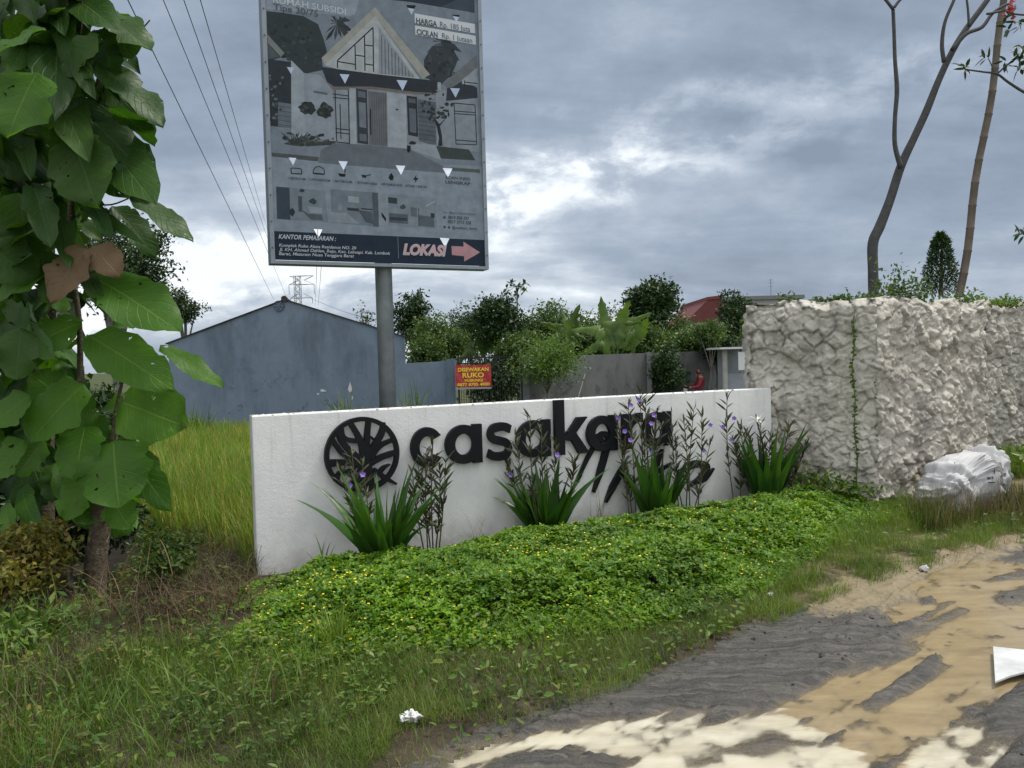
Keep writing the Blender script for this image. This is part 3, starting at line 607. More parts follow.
# ------------------------------------------------------------------ billboard
BP = at(388, 408, 7.0)                                     # pole foot behind the sign wall
Pp = at(382, 266, 7.0) 
def build_billboard():
    root = empty('billboard', (BP.x, BP.y, -.5), 'tall housing advertisement board with grey house picture on one steel pole', 'billboard')
    n = wn; u = wu; p0 = Vector((BP.x, BP.y, 0)) + n * .16                     # front sheet plane
    def bb(px, py):
        q = onplane(px, py, p0, n) - p0; return q.dot(u), q.z
    mp = NT('galvanised_pole'); nn = mp.noise(4, 7, .6); pole_m = mp.pbr(mp.ramp(nn, [(.3, (.13, .15, .16)), (.6, (.22, .245, .255)), (.8, (.27, .25, .22))]), .55, None, .35, .4)
    uL, vB = bb(275, 260); uR, vB2 = bb(485, 266); vB = (vB + vB2) / 2; vT = vB + 3.02
    mb = MB(); mb.tube([(BP.x, BP.y, -.6), (BP.x, BP.y, vT - .2)], .078, 20); mb.build('pole', pole_m, root, True)
    fm = plain('sheet_metal_frame', (.20, .235, .27), .5, .2, .18, 5)
    P = lambda a, b, w=0.0: p0 + u * a + Vector((0, 0, b)) + n * w
    mb = MB()                                               # box frame round the sheet: sides, bottom and top
    for (a, b, a2, b2) in ((uL - .035, vB - .032, uL, vT + .035), (uR, vB - .032, uR + .035, vT + .035), (uL, vB - .032, uR, vB - .004), (uL, vT, uR, vT + .035)):
        mb.slab([P(a, b, .012), P(a2, b, .012), P(a2, b2, .012), P(a, b2, .012)], -n * .15)
    mb.build('frame', fm, root)
    mb = MB()
    for k in range(14):
        for a in (uL - .018, uR + .018): mb.tube([P(a, vB + .1 + k * .22, .011), P(a, vB + .1 + k * .22, .017)], .007, 6)
    mb.build('rivets', plain('rivet_steel', (.08, .09, .10), .4, .6), root)['kind'] = 'stuff'
    for k in range(2): mb = MB(); mb.bar(P(uL, vB + .5 + k * 1.9, -.12), P(uR, vB + .5 + k * 1.9, -.12), .05); mb.build('back_rail', fm, root)
    # ---- the printed sheet: every printed shape is cut out of one flat sheet; the wind vents are real holes
    pal = {}; mats = []; K = .84
    def col(r, g, b):
        key = (r, g, b)
        if key not in pal:
            lin = [min(.8, ((c / 255 + .055) / 1.055) ** 2.4 * K) for c in key]
            pal[key] = len(mats); mats.append(plain('print_%s' % len(mats), tuple(x * (x / .35) ** .14 for x in lin), .6, 0, .22, 11, 0, .15))
        return pal[key]
    polys = []; cols = []
    def A(pts, c, raw=False):
        polys.append([bb(*p) for p in pts] if not raw else pts); cols.append(col(*c))
    def Ln(a, b, w, c):
        (x0, y0), (x1, y1) = bb(*a), bb(*b); A(stroke([(x0, y0), (x1, y1)], w * .0088, smooth=False), c, True)
    def blob(cx, cy, rx, ry, c, k=11, j=.3, seed=0):
        rr = random.Random(seed); A([(cx + rx * math.cos(i * 6.283 / k) * (1 + rr.uniform(-j, j)), cy + ry * math.sin(i * 6.283 / k) * (1 + rr.uniform(-j, j))) for i in range(k)], c)
    LIGHT = (132, 143, 155); WHT = (148, 157, 166); DK = (42, 50, 58); BLK = (30, 35, 42); MID = (95, 104, 114); NAVY = (40, 54, 70)
    A([(uL, vB), (uR, vB), (uR, vT), (uL, vT)], LIGHT, True)
    A([(uL, vB), (uR, vB), (uR, bb(484, 240)[1]), (uL, bb(274, 231)[1])], NAVY, True)
    A([(uL, bb(272, 155)[1]), (uR, bb(478, 166)[1]), (uR, vT - .5), (uL, vT - .5)], (120, 130, 141), True)
    A([(392, 0), (410, 2), (440, 7), (474.7, 13), (474, -14), (392, -14)], (48, 58, 70)); A([(440, 7), (474.7, 13), (474, -8)], (66, 77, 90))
    A([(267, -14), (360, -4), (355, 14), (350, 16), (266, 9)], (137, 148, 160))
    # trees and palms behind the house
    A([(266.5, 11), (284, 13), (303, 16), (318, 24), (324, 40), (327, 52), (322, 60), (323, 70), (304, 74), (291, 62), (284, 56), (268, 62)], (56, 66, 70))
    rr = random.Random(2)
    for k in range(46):
        x = rr.uniform(270, 322); y = rr.uniform(16, 66)
        if y < 16 + (x - 270) * .25: continue
        blob(x, y, rr.uniform(1.2, 3.2), rr.uniform(1, 2.4), rr.choice([(44, 53, 57), (72, 82, 84), (50, 60, 62), (64, 73, 76)]), 7, .35, k)
    for cx, cy, s in ((337, 24, 1.0), (441, 42, 1.25)):
        for k in range(13):
            a = -2.9 + k * .46; r = (11 + (k % 3) * 3) * s
            if a > .2 and a < 2.9: r *= 1.25
            ex, ey = cx + math.cos(a) * r, cy + math.sin(a) * r * .75 + 4 * s
            A([(cx, cy), (cx + math.cos(a - .18) * r * .6, cy + math.sin(a - .18) * r * .6), (ex, ey), (cx + math.cos(a + .2) * r * .55, cy + math.sin(a + .2) * r * .55 + 1.5)], rr.choice([(58, 67, 72), (48, 57, 62), (68, 77, 82)]))
    A([(424, 60), (432, 46), (446, 46), (458, 60), (452, 74), (440, 86), (424, 76)], (58, 67, 72))
    for k in range(24): blob(rr.uniform(426, 456), rr.uniform(48, 78), rr.uniform(1, 2.6), rr.uniform(1, 3.5), rr.choice([(44, 52, 57), (70, 79, 84)]), 7, .35, k + 90)
    # neighbour on the left
    A([(267, 34), (284.5, 53), (281, 57), (268, 43)], (125, 128, 128)); A([(267.5, 43), (279.5, 57), (268, 59)], (84, 92, 98))
    A([(268, 59), (291, 62), (292, 128), (270.5, 126)], (52, 60, 68))
    A([(278, 102), (292, 104), (292.5, 128), (278, 126)], (104, 113, 122))
    for k in range(5): Ln((278, 106 + 4.6 * k), (292, 108 + 4.6 * k), .7, (78, 86, 94))
    for k in range(26): blob(rr.uniform(269, 283), rr.uniform(72, 122), rr.uniform(1, 2), rr.uniform(1, 2), rr.choice([(38, 45, 50), (98, 108, 114), (66, 76, 80)]), 6, .35, k + 30)
    # garden wall
    A([(291, 60), (304, 73), (321, 75.5), (327, 83), (336, 88), (337, 147), (310, 145), (291.5, 133)], (146, 155, 164)); A([(304, 73), (321, 75.5), (327, 83), (336, 88), (336.5, 147), (305, 144)], (138, 147, 157))
    Ln((313.5, 91.5), (327.5, 94), 2.2, MID)
    # gable
    A([(375, 7), (321.5, 58), (325, 65), (375, 16), (423, 79), (430, 74.5)], (150, 151, 146)); A([(375, 16), (325, 65), (337, 69), (375, 74), (420, 79)], (160, 166, 170))
    A([(378.5, 27), (378.8, 73.5), (415, 77.5)], (135, 143, 151))
    for k in range(10):
        x = 381.5 + k * 3.4; Ln((x, 30 + (x - 378) * 1.33), (x + .5, 74 + k * .35), .9, (92, 101, 110))
    for a, b in (((337.5, 60.5), (373, 27.5)), ((373, 27.5), (373.6, 72)), ((337.5, 60.5), (337.6, 68)), ((337.5, 61.5), (355.5, 64.5)), ((355, 45), (355.6, 70)), ((364.5, 36), (365, 71)), ((364.6, 45), (373.3, 46)), ((355.2, 55), (364.8, 56.4)), ((365, 64), (373.5, 65.2))): Ln(a, b, 1.15, BLK)
    # house front
    A([(332, 84), (375, 86), (415, 92), (434, 96), (435, 150), (336, 147)], (128, 136, 145))
    A([(321, 66.5), (337, 69), (375, 74), (420, 79), (437, 81), (437.5, 93), (415, 92), (372, 86.5), (334, 86.5), (327, 82)], (50, 57, 66))
    A([(326, 82), (334, 86.5), (372, 86.5), (415, 92), (437.5, 93), (437.5, 95), (415, 94.6), (372, 89.3), (333, 90)], (112, 108, 104))
    A([(349.5, 88), (355.5, 88.4), (356.5, 145), (350.5, 144)], WHT); A([(387, 92), (406, 95), (407, 149), (388, 147)], (150, 158, 167))
    A([(335, 90), (349, 90), (350, 144), (337, 142)], (134, 143, 152))
    for a, b in (((335, 90), (336.8, 142)), ((348.3, 90), (349.5, 144)), ((333, 94), (349, 96)), ((333, 97.5), (349, 99)), ((335.5, 128.6), (349.5, 130)), ((335.5, 132.4), (349.5, 134)), ((336.8, 142), (349.5, 143.4)), ((340, 104), (341, 139))): Ln(a, b, .95, BLK)
    A([(356, 88.5), (367, 90), (368.3, 144.5), (357.5, 143)], (58, 66, 75)); A([(358, 91), (365.4, 92), (365.6, 98), (358.2, 97)], (98, 106, 115)); A([(358.6, 102), (365.6, 103), (366.3, 128), (359.6, 127)], (112, 120, 130)); A([(359.4, 133.5), (366.4, 134.5), (366.7, 141.5), (359.8, 140.6)], (98, 106, 115))
    A([(368, 91), (386.5, 93.4), (387.5, 146.5), (369.3, 144.5)], (104, 107, 112))
    for k in range(7): Ln((372 + k * 2.2, 92), (373 + k * 2.2, 145), .5, (82, 87, 94))
    Ln((370.3, 109), (370.9, 135), 1.3, BLK); A([(395, 108.5), (399, 109.2), (397, 110.8)], DK)
    A([(406.5, 95.5), (417, 97), (418.3, 137), (408.2, 135)], (48, 55, 63)); A([(408.4, 98), (415.4, 99), (415.6, 103.5), (408.6, 102.5)], (88, 96, 106)); A([(409, 108), (415.8, 109), (416.4, 133), (410, 132)], (96, 104, 114))
    A([(417.5, 99), (436, 102), (436, 146), (419, 141)], (92, 100, 108))
    for k in range(9): Ln((418, 103 + 4.4 * k), (435.5, 105.6 + 4.4 * k), .6, (66, 73, 80))
    # neighbour on the right
    A([(436, 90), (477, 92), (479.5, 152), (437, 148)], (132, 141, 150)); A([(442, 84), (476.5, 55), (477, 67), (453, 88), (448, 88)], (108, 114, 118)); A([(447, 88), (453, 87), (464, 79.6), (477, 88), (477.7, 98), (446, 101)], (54, 62, 71)); A([(462, 80), (477.2, 68), (477.6, 86), (462, 84)], (142, 150, 158))
    Ln((464, 82), (477.5, 83.6), 1, BLK); Ln((464.5, 80), (464.6, 86), .8, BLK); A([(437.6, 82), (441, 82.6), (441.3, 90), (438, 90)], (150, 158, 164))
    for a, b in (((454, 103), (456, 144)), ((475, 105), (476.6, 144.5)), ((454, 103), (475, 105)), ((454.2, 111), (475.2, 112.6)), ((454.2, 113.6), (475.2, 115)), ((456, 140), (476.5, 141.5)), ((456, 144), (476.6, 144.8))): Ln(a, b, 1.0, DK)
    for k in range(44):
        a = rr.uniform(0, 6.28); q = rr.uniform(0, 1) ** .5; blob(437 + math.cos(a) * q * 16, 106 + math.sin(a) * q * 17, rr.uniform(1, 2.4), rr.uniform(1, 2.4), rr.choice([(40, 47, 52), (56, 65, 69), (125, 134, 140), (48, 56, 60)]), 7, .35, k + 200)
    A([(433, 116), (437, 128), (439, 138), (438, 146), (442.5, 146), (442, 136), (440, 126), (447, 117), (439.5, 124)], (45, 52, 58))
    for cx, cy, rx, ry, s in ((307.5, 108, 8.5, 7, 1), (325, 110.5, 7.5, 8, 2)):
        blob(cx, cy, rx, ry, (52, 61, 63), 17, .22, s)
        for k in range(9): blob(cx + rr.uniform(-5, 5), cy + rr.uniform(-5, 5), 1.6, 1.6, rr.choice([(40, 48, 51), (74, 84, 85)]), 7, .3, k + 400)
    # garden in front
    A([(283, 144), (302, 136), (330, 141), (336, 141), (335, 145), (300, 146.5)], (66, 74, 74))
    for k in range(40): blob(rr.uniform(284, 334), rr.uniform(133, 145), rr.uniform(1, 3), rr.uniform(1, 2.4), rr.choice([(44, 52, 54), (84, 93, 93), (60, 69, 68), (120, 128, 130)]), 6, .4, k + 300)
    for k in range(10): Ln((292 + k * .6, 144), (281 + k * 3, 132 + (k % 3) * 2), .6, (52, 60, 62))
    A([(321, 150), (334, 143), (370, 145), (409, 149), (443, 166), (446, 173), (318, 163)], (104, 112, 121)); A([(411, 143), (436, 145), (441, 160), (412, 150)], (140, 149, 158))
    A([(271.5, 152.5), (319, 157), (318, 161.5), (272, 156.5)], (84, 88, 90)); A([(436, 146), (469, 149.5), (475.5, 160.5), (441, 158.5)], (66, 76, 76)); A([(451, 167.5), (479.8, 169.5), (480, 173), (447, 170.5)], (92, 97, 99))
    blob(408.5, 149, 2.4, 4, BLK, 9, .3, 7); blob(413, 143, 4, 2, DK, 9, .3, 8)
    # icons
    Ln((291, 173.5), (302, 174), 1.2, DK); Ln((291.5, 168), (300.5, 168.6), 1, DK); Ln((291, 168), (291.3, 173.5), 1, DK); Ln((301, 168.6), (302, 174), 1, DK)
    A(stroke([bb(*q) for q in ((313, 173), (314, 169), (317, 166.8), (321, 167.2), (324, 170), (324.5, 174))], .008), DK, True); Ln((313, 173.3), (324.5, 174.3), 1.6, DK)
    A([(338, 173.2), (346, 174), (344.8, 177), (339.6, 176.4)], BLK); Ln((344.6, 173), (345.4, 169), 1, BLK)
    A([(361, 174.6), (367, 175.2), (366, 178), (362.4, 177.6)], DK); Ln((367, 175.6), (371, 174.6), 1, DK)
    A([(391.4, 172.8), (393.8, 177), (393, 180), (390.4, 180.4), (388.6, 178), (389.4, 175)], BLK); A([(416.6, 174.6), (413, 179.8), (415.4, 180), (414.4, 183.4), (418.6, 178), (416, 177.8)], BLK)
    # three room pictures
    A([(276, 186.5), (325, 190.5), (328, 222.5), (277, 219)], (120, 130, 140)); A([(276, 186.5), (289.5, 187.6), (290.5, 219.9), (277, 219)], (66, 77, 88))
    A([(298, 196), (302, 196.4), (302.4, 212), (298.6, 211.6)], (76, 86, 94)); blob(313, 201, 3.4, 3, (62, 72, 76), 9, .3, 5); blob(302, 190.5, 3, 2, (58, 68, 74), 9, .3, 9); A([(300, 209), (309, 214), (322, 214.5), (323, 220.5), (311, 219.6)], (88, 97, 106)); A([(308, 206), (322, 208), (322, 213.5), (310, 212.6)], (140, 149, 158)); blob(292, 212, 3, 4, (50, 60, 70), 9, .3, 10)
    A([(330.5, 189), (374, 192.5), (375, 226.5), (331.5, 222.5)], (114, 124, 134)); A([(372, 192.3), (378, 192.8), (379, 227), (373.4, 226.4)], (84, 93, 102)); A([(348, 196), (359, 197), (359.2, 203), (348.2, 202)], (146, 154, 160)); A([(347, 207.5), (359, 208.5), (359.2, 211.4), (347.2, 210.4)], (58, 67, 66)); A([(358, 210), (372, 211.6), (373.6, 224), (366, 222.4)], (84, 93, 102)); A([(330.5, 212), (347, 213), (359, 223.6), (331.5, 222)], (134, 143, 151)); Ln((361, 208.6), (372.6, 209.6), 1.2, DK); blob(340, 207, 2.4, 4, (128, 138, 148), 9, .2, 11)
    A([(380, 193), (385.4, 193.5), (386, 228), (381, 227.5)], (132, 141, 150)); A([(381.4, 212), (386, 218), (386, 222), (381.6, 216)], BLK)
    A([(387.6, 194), (435.5, 198), (437, 229), (388.6, 225.6)], (124, 134, 144)); A([(388, 197), (397, 198), (397.2, 204), (388.3, 203)], (58, 68, 76)); blob(403, 207, 3, 2.4, (70, 80, 86), 9, .3, 12); A([(389, 213), (408, 214.5), (408, 224), (389, 222.5)], (88, 98, 106)); A([(390, 217), (407, 218), (407, 221), (390, 220)], (60, 69, 78)); A([(410.5, 207), (417, 208), (417, 217), (410.8, 216)], (98, 108, 116)); A([(418.5, 215), (434, 217), (434.6, 227.5), (418.9, 226)], (92, 102, 110)); A([(430.5, 213), (434.5, 213.5), (434.7, 218), (431, 217.6)], (54, 63, 70)); Ln((426, 206), (435, 201.4), 1, (158, 166, 172)); Ln((418.6, 208), (418.9, 226), .7, DK)
    # contact marks, divider, arrow
    A([(388.5, 193), (388.6, 193.1), (388.4, 193.1)], DK)
    for x, y in ((444.4, 217.5), (444.6, 227), (449, 227.4)): blob(x, y, 1.5, 1.5, (72, 84, 104), 8, .02, 1)
    Ln((397.8, 236.6), (398.6, 258.5), .5, (120, 132, 146))
    A([(451.5, 246), (463.6, 246.6), (463.4, 241.6), (480, 252.4), (464.4, 261.4), (464, 256.2), (452, 255)], (176, 140, 146))
    vents = []
    for x, y, r in ((411, 5, 1), (456, 14.6, .8), (290.5, 67, .75), (344.5, 74, 1), (402, 80, 1.1), (455, 88, 1), (292.5, 157.5, .8), (343, 161, .95), (400.5, 165.3, 1), (447.5, 168, 1), (318, 229, .9), (444.6, 237.8, 1)):
        vents.append([bb(x - 4.9 * r, y), bb(x + 4.9 * r, y + .5), bb(x + .6, y + 9.6 * r)])
    V, F, ids = cdt(polys + vents); np_ = len(polys); vs = [(v.x, v.y, 0) for v in V]; fs = []; mi = []
    for f, i in zip(F, ids):
        if not i or max(i) >= np_: continue
        fs.append(tuple(f)); mi.append(cols[max(i)])
    mb = MB(); mb.v = vs; mb.f = fs; mb.m = mi
    me = bpy.data.meshes.new('printed_sheet'); me.from_pydata(vs, [], fs); me.polygons.foreach_set('material_index', mi); me.update()
    sh = link('printed_sheet', me, mats, root)
    sh.matrix_basis = Matrix(((u.x, 0, n.x, p0.x), (u.y, 0, n.y, p0.y), (0, 1, 0, 0), (0, 0, 0, 1)))
    sh.matrix_parent_inverse = Matrix.Translation(-Vector(root.location))
    # folded-back flaps of the vents
    tm = {k: plain('print_text_' + k, tuple(min(.85, ((c / 255 + .055) / 1.055) ** 2.4 * K) for c in v), .55, 0, .05, 8) for k, v in dict(dark=(48, 57, 68), white=(176, 185, 195), pink=(196, 156, 160), grey=(84, 95, 108)).items()}
    def W(s, x0, x1, y, hpx, m='dark', bold=.0, shear=0.0, w=.003):
        me = text_mesh(s, bold, shear); nv = len(me.vertices); co = np.zeros(nv * 3, np.float32); me.vertices.foreach_get('co', co); co = co.reshape(-1, 3)
        (a, v0), (b, _) = bb(x0, y), bb(x1, y); hh = bb(x0, y - hpx)[1] - v0
        lo = co[:, 0].min(); hi = co[:, 0].max(); co[:, 0] = a + (co[:, 0] - lo) / (hi - lo) * (b - a); co[:, 1] = v0 + co[:, 1] / .72 * hh; co[:, 2] = w
        me.vertices.foreach_set('co', co.ravel()); me.update(); o = bpy.data.objects.new('printed_text', me); C.objects.link(o); me.materials.append(tm[m]); o.parent = sh
    W('RUMAH SUBSIDI', 273, 345.5, 2.4, 6.5, 'white', .01); W('Tipe 30/75', 273.5, 318, 9.4, 6.2, 'dark', .008)
    A2 = [(414.5, 14.5), (474.8, 23), (475.4, 33), (414.7, 23.6)]; A3 = [(415, 26), (475.6, 35.4), (476, 44.6), (415.2, 35)]
    for q in (A2, A3):
        mb = MB(); c0 = [bb(*p) for p in q]; x0 = c0[0][0]; x1 = c0[1][0]; yt = (c0[0][1] + c0[1][1]) / 2; yb = (c0[2][1] + c0[3][1]) / 2
        me = bpy.data.meshes.new('price_strip'); me.from_pydata([(x0, yb, .0015), (x1, yb, .0015), (x1, yt, .0015), (x0, yt, .0015)], [], [(0, 1, 2, 3)]); o = link('price_strip', me, tm['white']); o.parent = sh; me.materials[0] = plain('strip_print', (.42, .46, .50), .55, 0, .05)
    W('HARGA', 416.2, 437, 23.2, 5.6, 'dark', .03); W('Rp. 185 Juta', 440, 470, 26.8, 5.4, 'grey', .012); W('CICILAN', 416.6, 437.5, 34.4, 5.6, 'dark', .03); W('Rp. 1 Jutaan', 442, 472, 38.2, 5.4, 'grey', .012)
    for s, a, b, y in (('1 BEDROOM', 288, 305.5, 179), ('1 LIVINGROOM', 308.5, 330, 180.2), ('1 BATHROOM', 333, 352, 181.8), ('1 KITCHEN AREA', 355.5, 377, 183.4), ('AIR SUMUR BOR', 381, 402.5, 185), ('LISTRIK 1300 VA', 405, 427, 186.6)): W(s, a, b, y, 2.3, 'dark', .02)
    W('SCAN INFO', 445.6, 470, 178.6, 2.9, 'dark', .02); W('LENGKAP', 445.4, 470.4, 183.2, 2.9, 'dark', .03)
    W('For More Information', 443, 475, 213.4, 2.8, 'grey', .01); W('0819 828 337', 448, 469, 218.6, 3, 'dark', .02); W('0817 5713 328', 448, 471, 223, 3, 'dark', .02); W('@casakara_home', 452, 477, 228.6, 2.8, 'dark', .01)
    W('KANTOR PEMASARAN :', 278.5, 336, 238.6, 4.6, 'white', .02, .25); W('Komplek Ruko Alana Residence NO. 20', 279, 356, 246.6, 3.2, 'white', .012, .2); W('Jl. KH. Ahmad Dahlan, Rejo, Kec. Labuapi, Kab. Lombok', 279, 390, 250.8, 3.2, 'white', .012, .2); W('Barat, Mataram Nusa Tenggara Barat', 279, 354, 255, 3.2, 'white', .012, .2)
    W('LOKASI', 402.6, 447, 254.2, 10.5, 'white', .06, .25); W('LOKASI', 403.4, 446.2, 253.8, 9.8, 'pink', .03, .25, .0045)
build_billboard()
# ------------------------------------------------------------------ vegetation materials
M_COVER = foliage('cover_leaf', [(.035, .105, .006), (.07, .18, .008), (.125, .25, .011), (.20, .31, .016)], .32, .5)
M_YEL = plain('yellow_petal', (.80, .62, .03), .6)
M_GRASS = foliage('grass_blade', [(.055, .105, .014), (.095, .165, .02), (.12, .205, .026), (.155, .215, .045)], .35, .5)
M_DRY = foliage('dry_grass', [(.085, .06, .03), (.17, .125, .06), (.26, .195, .10), (.12, .10, .035)], .2, .7, (1.1, 1, .7))
M_WEED = foliage('weed_leaf', [(.035, .085, .012), (.065, .145, .02), (.11, .19, .03), (.18, .20, .05)], .3, .45)
M_OLIVE = foliage('olive_leaf', [(.06, .08, .014), (.11, .125, .022), (.19, .175, .035), (.13, .085, .035)], .3, .5)
M_DARK = foliage('dark_leaf', [(.012, .032, .010), (.022, .052, .014), (.035, .075, .02)], .2, .45)
M_MIDL = foliage('mid_leaf', [(.035, .075, .018), (.06, .115, .026), (.09, .155, .04)], .3, .45)
M_LITE = foliage('light_leaf', [(.05, .11, .022), (.08, .155, .03), (.12, .20, .045)], .35, .45)
M_RICE = foliage('rice_leaf', [(.075, .20, .022), (.11, .25, .028), (.165, .29, .04), (.25, .31, .06)], .4, .55, (1.3, 1.2, .5))
M_BARK = plain('bark', (.10, .082, .062), .9, 0, .4, 14, .6)
M_GREYBARK = plain('grey_bark', (.13, .125, .115), .9, 0, .35, 18, .5)

def ground_cover():
    rng = np.random.default_rng(5)
    P = rand_in(rng, grow(BED, .10), 44000); x, y = P.T
    sd = sd_poly(x, y, BED) + (fbm(x * 3.5, y * 3.5, 3, 61) - .5) * .35; k = sd > -.02 - .12 * rng.random(len(x)) ** 3
    x, y, sd = x[k], y[k], sd[k]
    inb = (x - W0.x) * wn.x + (y - W0.y) * wn.y; k = inb > .03; x, y, sd = x[k], y[k], sd[k]
    n = len(x); top = .035 + .14 * sstep(0, .5, sd) * (.55 + .8 * fbm(x * 2.9, y * 2.9, 4, 63)); top = top * (.7 + .6 * fbm(x * 8, y * 8, 3, 65))
    z = hz(x, y) + top * (1 - .75 * rng.random(n) ** 2.4)
    B = np.stack([x, y, z], 1); up = norm(rng.normal(size=(n, 3)) * .38 + [0.05, -.12, 1]); az = rng.random(n) * 6.283
    t1 = norm(np.cross(up, np.stack([np.cos(az), np.sin(az), np.zeros(n)], 1))); t2 = np.cross(up, t1)
    parts = []
    for a in (.55, 2.6, 3.7, 5.75):
        D = norm(t1 * math.cos(a) + t2 * math.sin(a) + up * rng.uniform(-.15, .35, n)[:, None])
        L = rng.uniform(.020, .036, n); V, F = leaves(B, D, up, L, L * .62, .12); parts.append((V, F, 0))
    m = 620; q = rng.choice(n, m, p=(w := np.maximum(0, fbm(x * 1.7, y * 1.7, 3, 67) - .35) ** 2 + .002) / w.sum())
    f = B[q] + np.array([0, 0, .022]); s = rng.uniform(.005, .009, m)
    for a in range(4):
        D = np.stack([np.full(m, math.cos(a * 1.57)), np.full(m, math.sin(a * 1.57)), rng.uniform(-.2, .6, m)], 1)
        V, F = leaves(f, D, norm(rng.normal(size=(m, 3)) * .3 + [0, -.6, 1]), s, s * 1.3, .1); parts.append((V, F, 1))
    V, F, mi = merge(parts)
    tag(mesh_np('ground_cover', V, F, [M_COVER, M_YEL], mi), 'dense bright green ground cover with small yellow flowers in front of the white wall', 'ground cover', kind='stuff')
ground_cover()

def clumped(rng, P, f, seed, lo, pw):
    w = np.maximum(0, fbm(P[:, 0] * f, P[:, 1] * f, 3, seed) - lo); w = (w / w.max()) ** pw
    return P[rng.random(len(P)) < w]
def verge_grass():
    rng = np.random.default_rng(8)
    V1 = G([(-60, 820), (-60, 700), (120, 660), (238, 640), (330, 655), (420, 640), (520, 640), (640, 618), (742, 592), (800, 556), (880, 500), (915, 505), (960, 520), (1080, 515), (1080, 530), (1010, 536), (962, 546), (905, 565), (850, 585), (760, 622), (660, 678), (560, 712), (455, 755), (360, 820)])
    parts = []
    def put(P, L0, L1, W0_, W1, lean, curl, m, seg=3, edge=True, sink=0):
        if edge:
            e = sd_poly(P[:, 0], P[:, 1], ROAD_POLY) + (fbm(P[:, 0] * 2.2, P[:, 1] * 2.2, 3, 81) - .5) * .5; P = P[(e < -.02) | (rng.random(len(P)) < .10 * (e < .2))]
        n = len(P); B = np.stack([P[:, 0], P[:, 1], hz(P[:, 0], P[:, 1]) - .004 - sink], 1)
        V, F = blades(B, rng.uniform(L0, L1, n), rng.uniform(W0_, W1, n), rng.random(n) * 6.283, rng.uniform(0, lean, n), rng.uniform(.1, curl, n), seg); parts.append((V, F, m))
    P = rand_in(rng, V1, 150000); put(clumped(rng, P, 1.6, 83, .12, .9), .03, .10, .0014, .0032, .9, 1.5, 0)
    P = rand_in(rng, V1, 46000); put(clumped(rng, P, 2.4, 85, .42, 1.1), .08, .19, .0016, .0036, .7, 1.6, 0)
    P = rand_in(rng, V1, 34000); P = P[rng.random(len(P)) < .15 + .85 * sstep(-.75, -.15, sd_poly(P[:, 0], P[:, 1], ROAD_POLY))]; put(clumped(rng, P, 2.1, 87, .25, 1.0), .02, .08, .002, .004, 1.1, 1.2, 1)
    # taller grass along the right-hand end of the bed and at the wall foot
    P = rand_in(rng, G([(770, 600), (840, 545), (900, 505), (960, 512), (950, 540), (880, 566), (800, 612)]), 9000); put(clumped(rng, P, 3, 89, .38, 1), .08, .24, .0025, .005, .5, 1.3, 0)
    P = rand_in(rng, G([(905, 520), (1060, 505), (1060, 528), (930, 540)]), 5200); put(clumped(rng, P, 3, 90, .38, 1), .12, .42, .003, .006, .4, 1.0, 3, 3, False)
    P = rand_in(rng, G([(905, 520), (1060, 505), (1060, 528), (930, 540)]), 900); put(P, .2, .55, .002, .004, .4, 1.0, 1, 3, False)
    S = G([(690, 655), (770, 600), (850, 566), (905, 552), (965, 536), (1030, 530), (1030, 542), (970, 556), (905, 574), (850, 592), (770, 626)]); P = clumped(rng, rand_in(rng, S, 16000), 4.5, 93, .5, .8); put(P, .04, .15, .0018, .004, .7, 1.3, 0, 3, False); P = clumped(rng, rand_in(rng, S, 5000), 4, 94, .45, 1); put(P, .03, .10, .0015, .003, 1.1, 1.3, 1, 3, False)
    # low broad-leaved weeds among the grass
    P = rand_in(rng, V1, 5200); P = clumped(rng, P, 1.8, 91, .4, 1); n = len(P); B = np.stack([P[:, 0], P[:, 1], hz(P[:, 0], P[:, 1]) + rng.uniform(.02, .10, n)], 1)
    D = norm(rng.normal(size=(n, 3)) * [1, 1, .35]); L = rng.uniform(.02, .06, n); V, F = leaves(B, D, norm(rng.normal(size=(n, 3)) * .4 + [0, 0, 1]), L, L * rng.uniform(.3, .65, n), .15, True); parts.append((V, F, 2))
    V, F, mi = merge(parts)
    tag(mesh_np('verge_grass', V, F, [M_GRASS, M_DRY, M_WEED, foliage('sedge', [(.02, .045, .012), (.04, .075, .016), (.07, .10, .025)], .3)], mi), 'uneven roadside grass with dry stalks between the flower bed and the muddy road', 'grass', kind='stuff')
verge_grass()

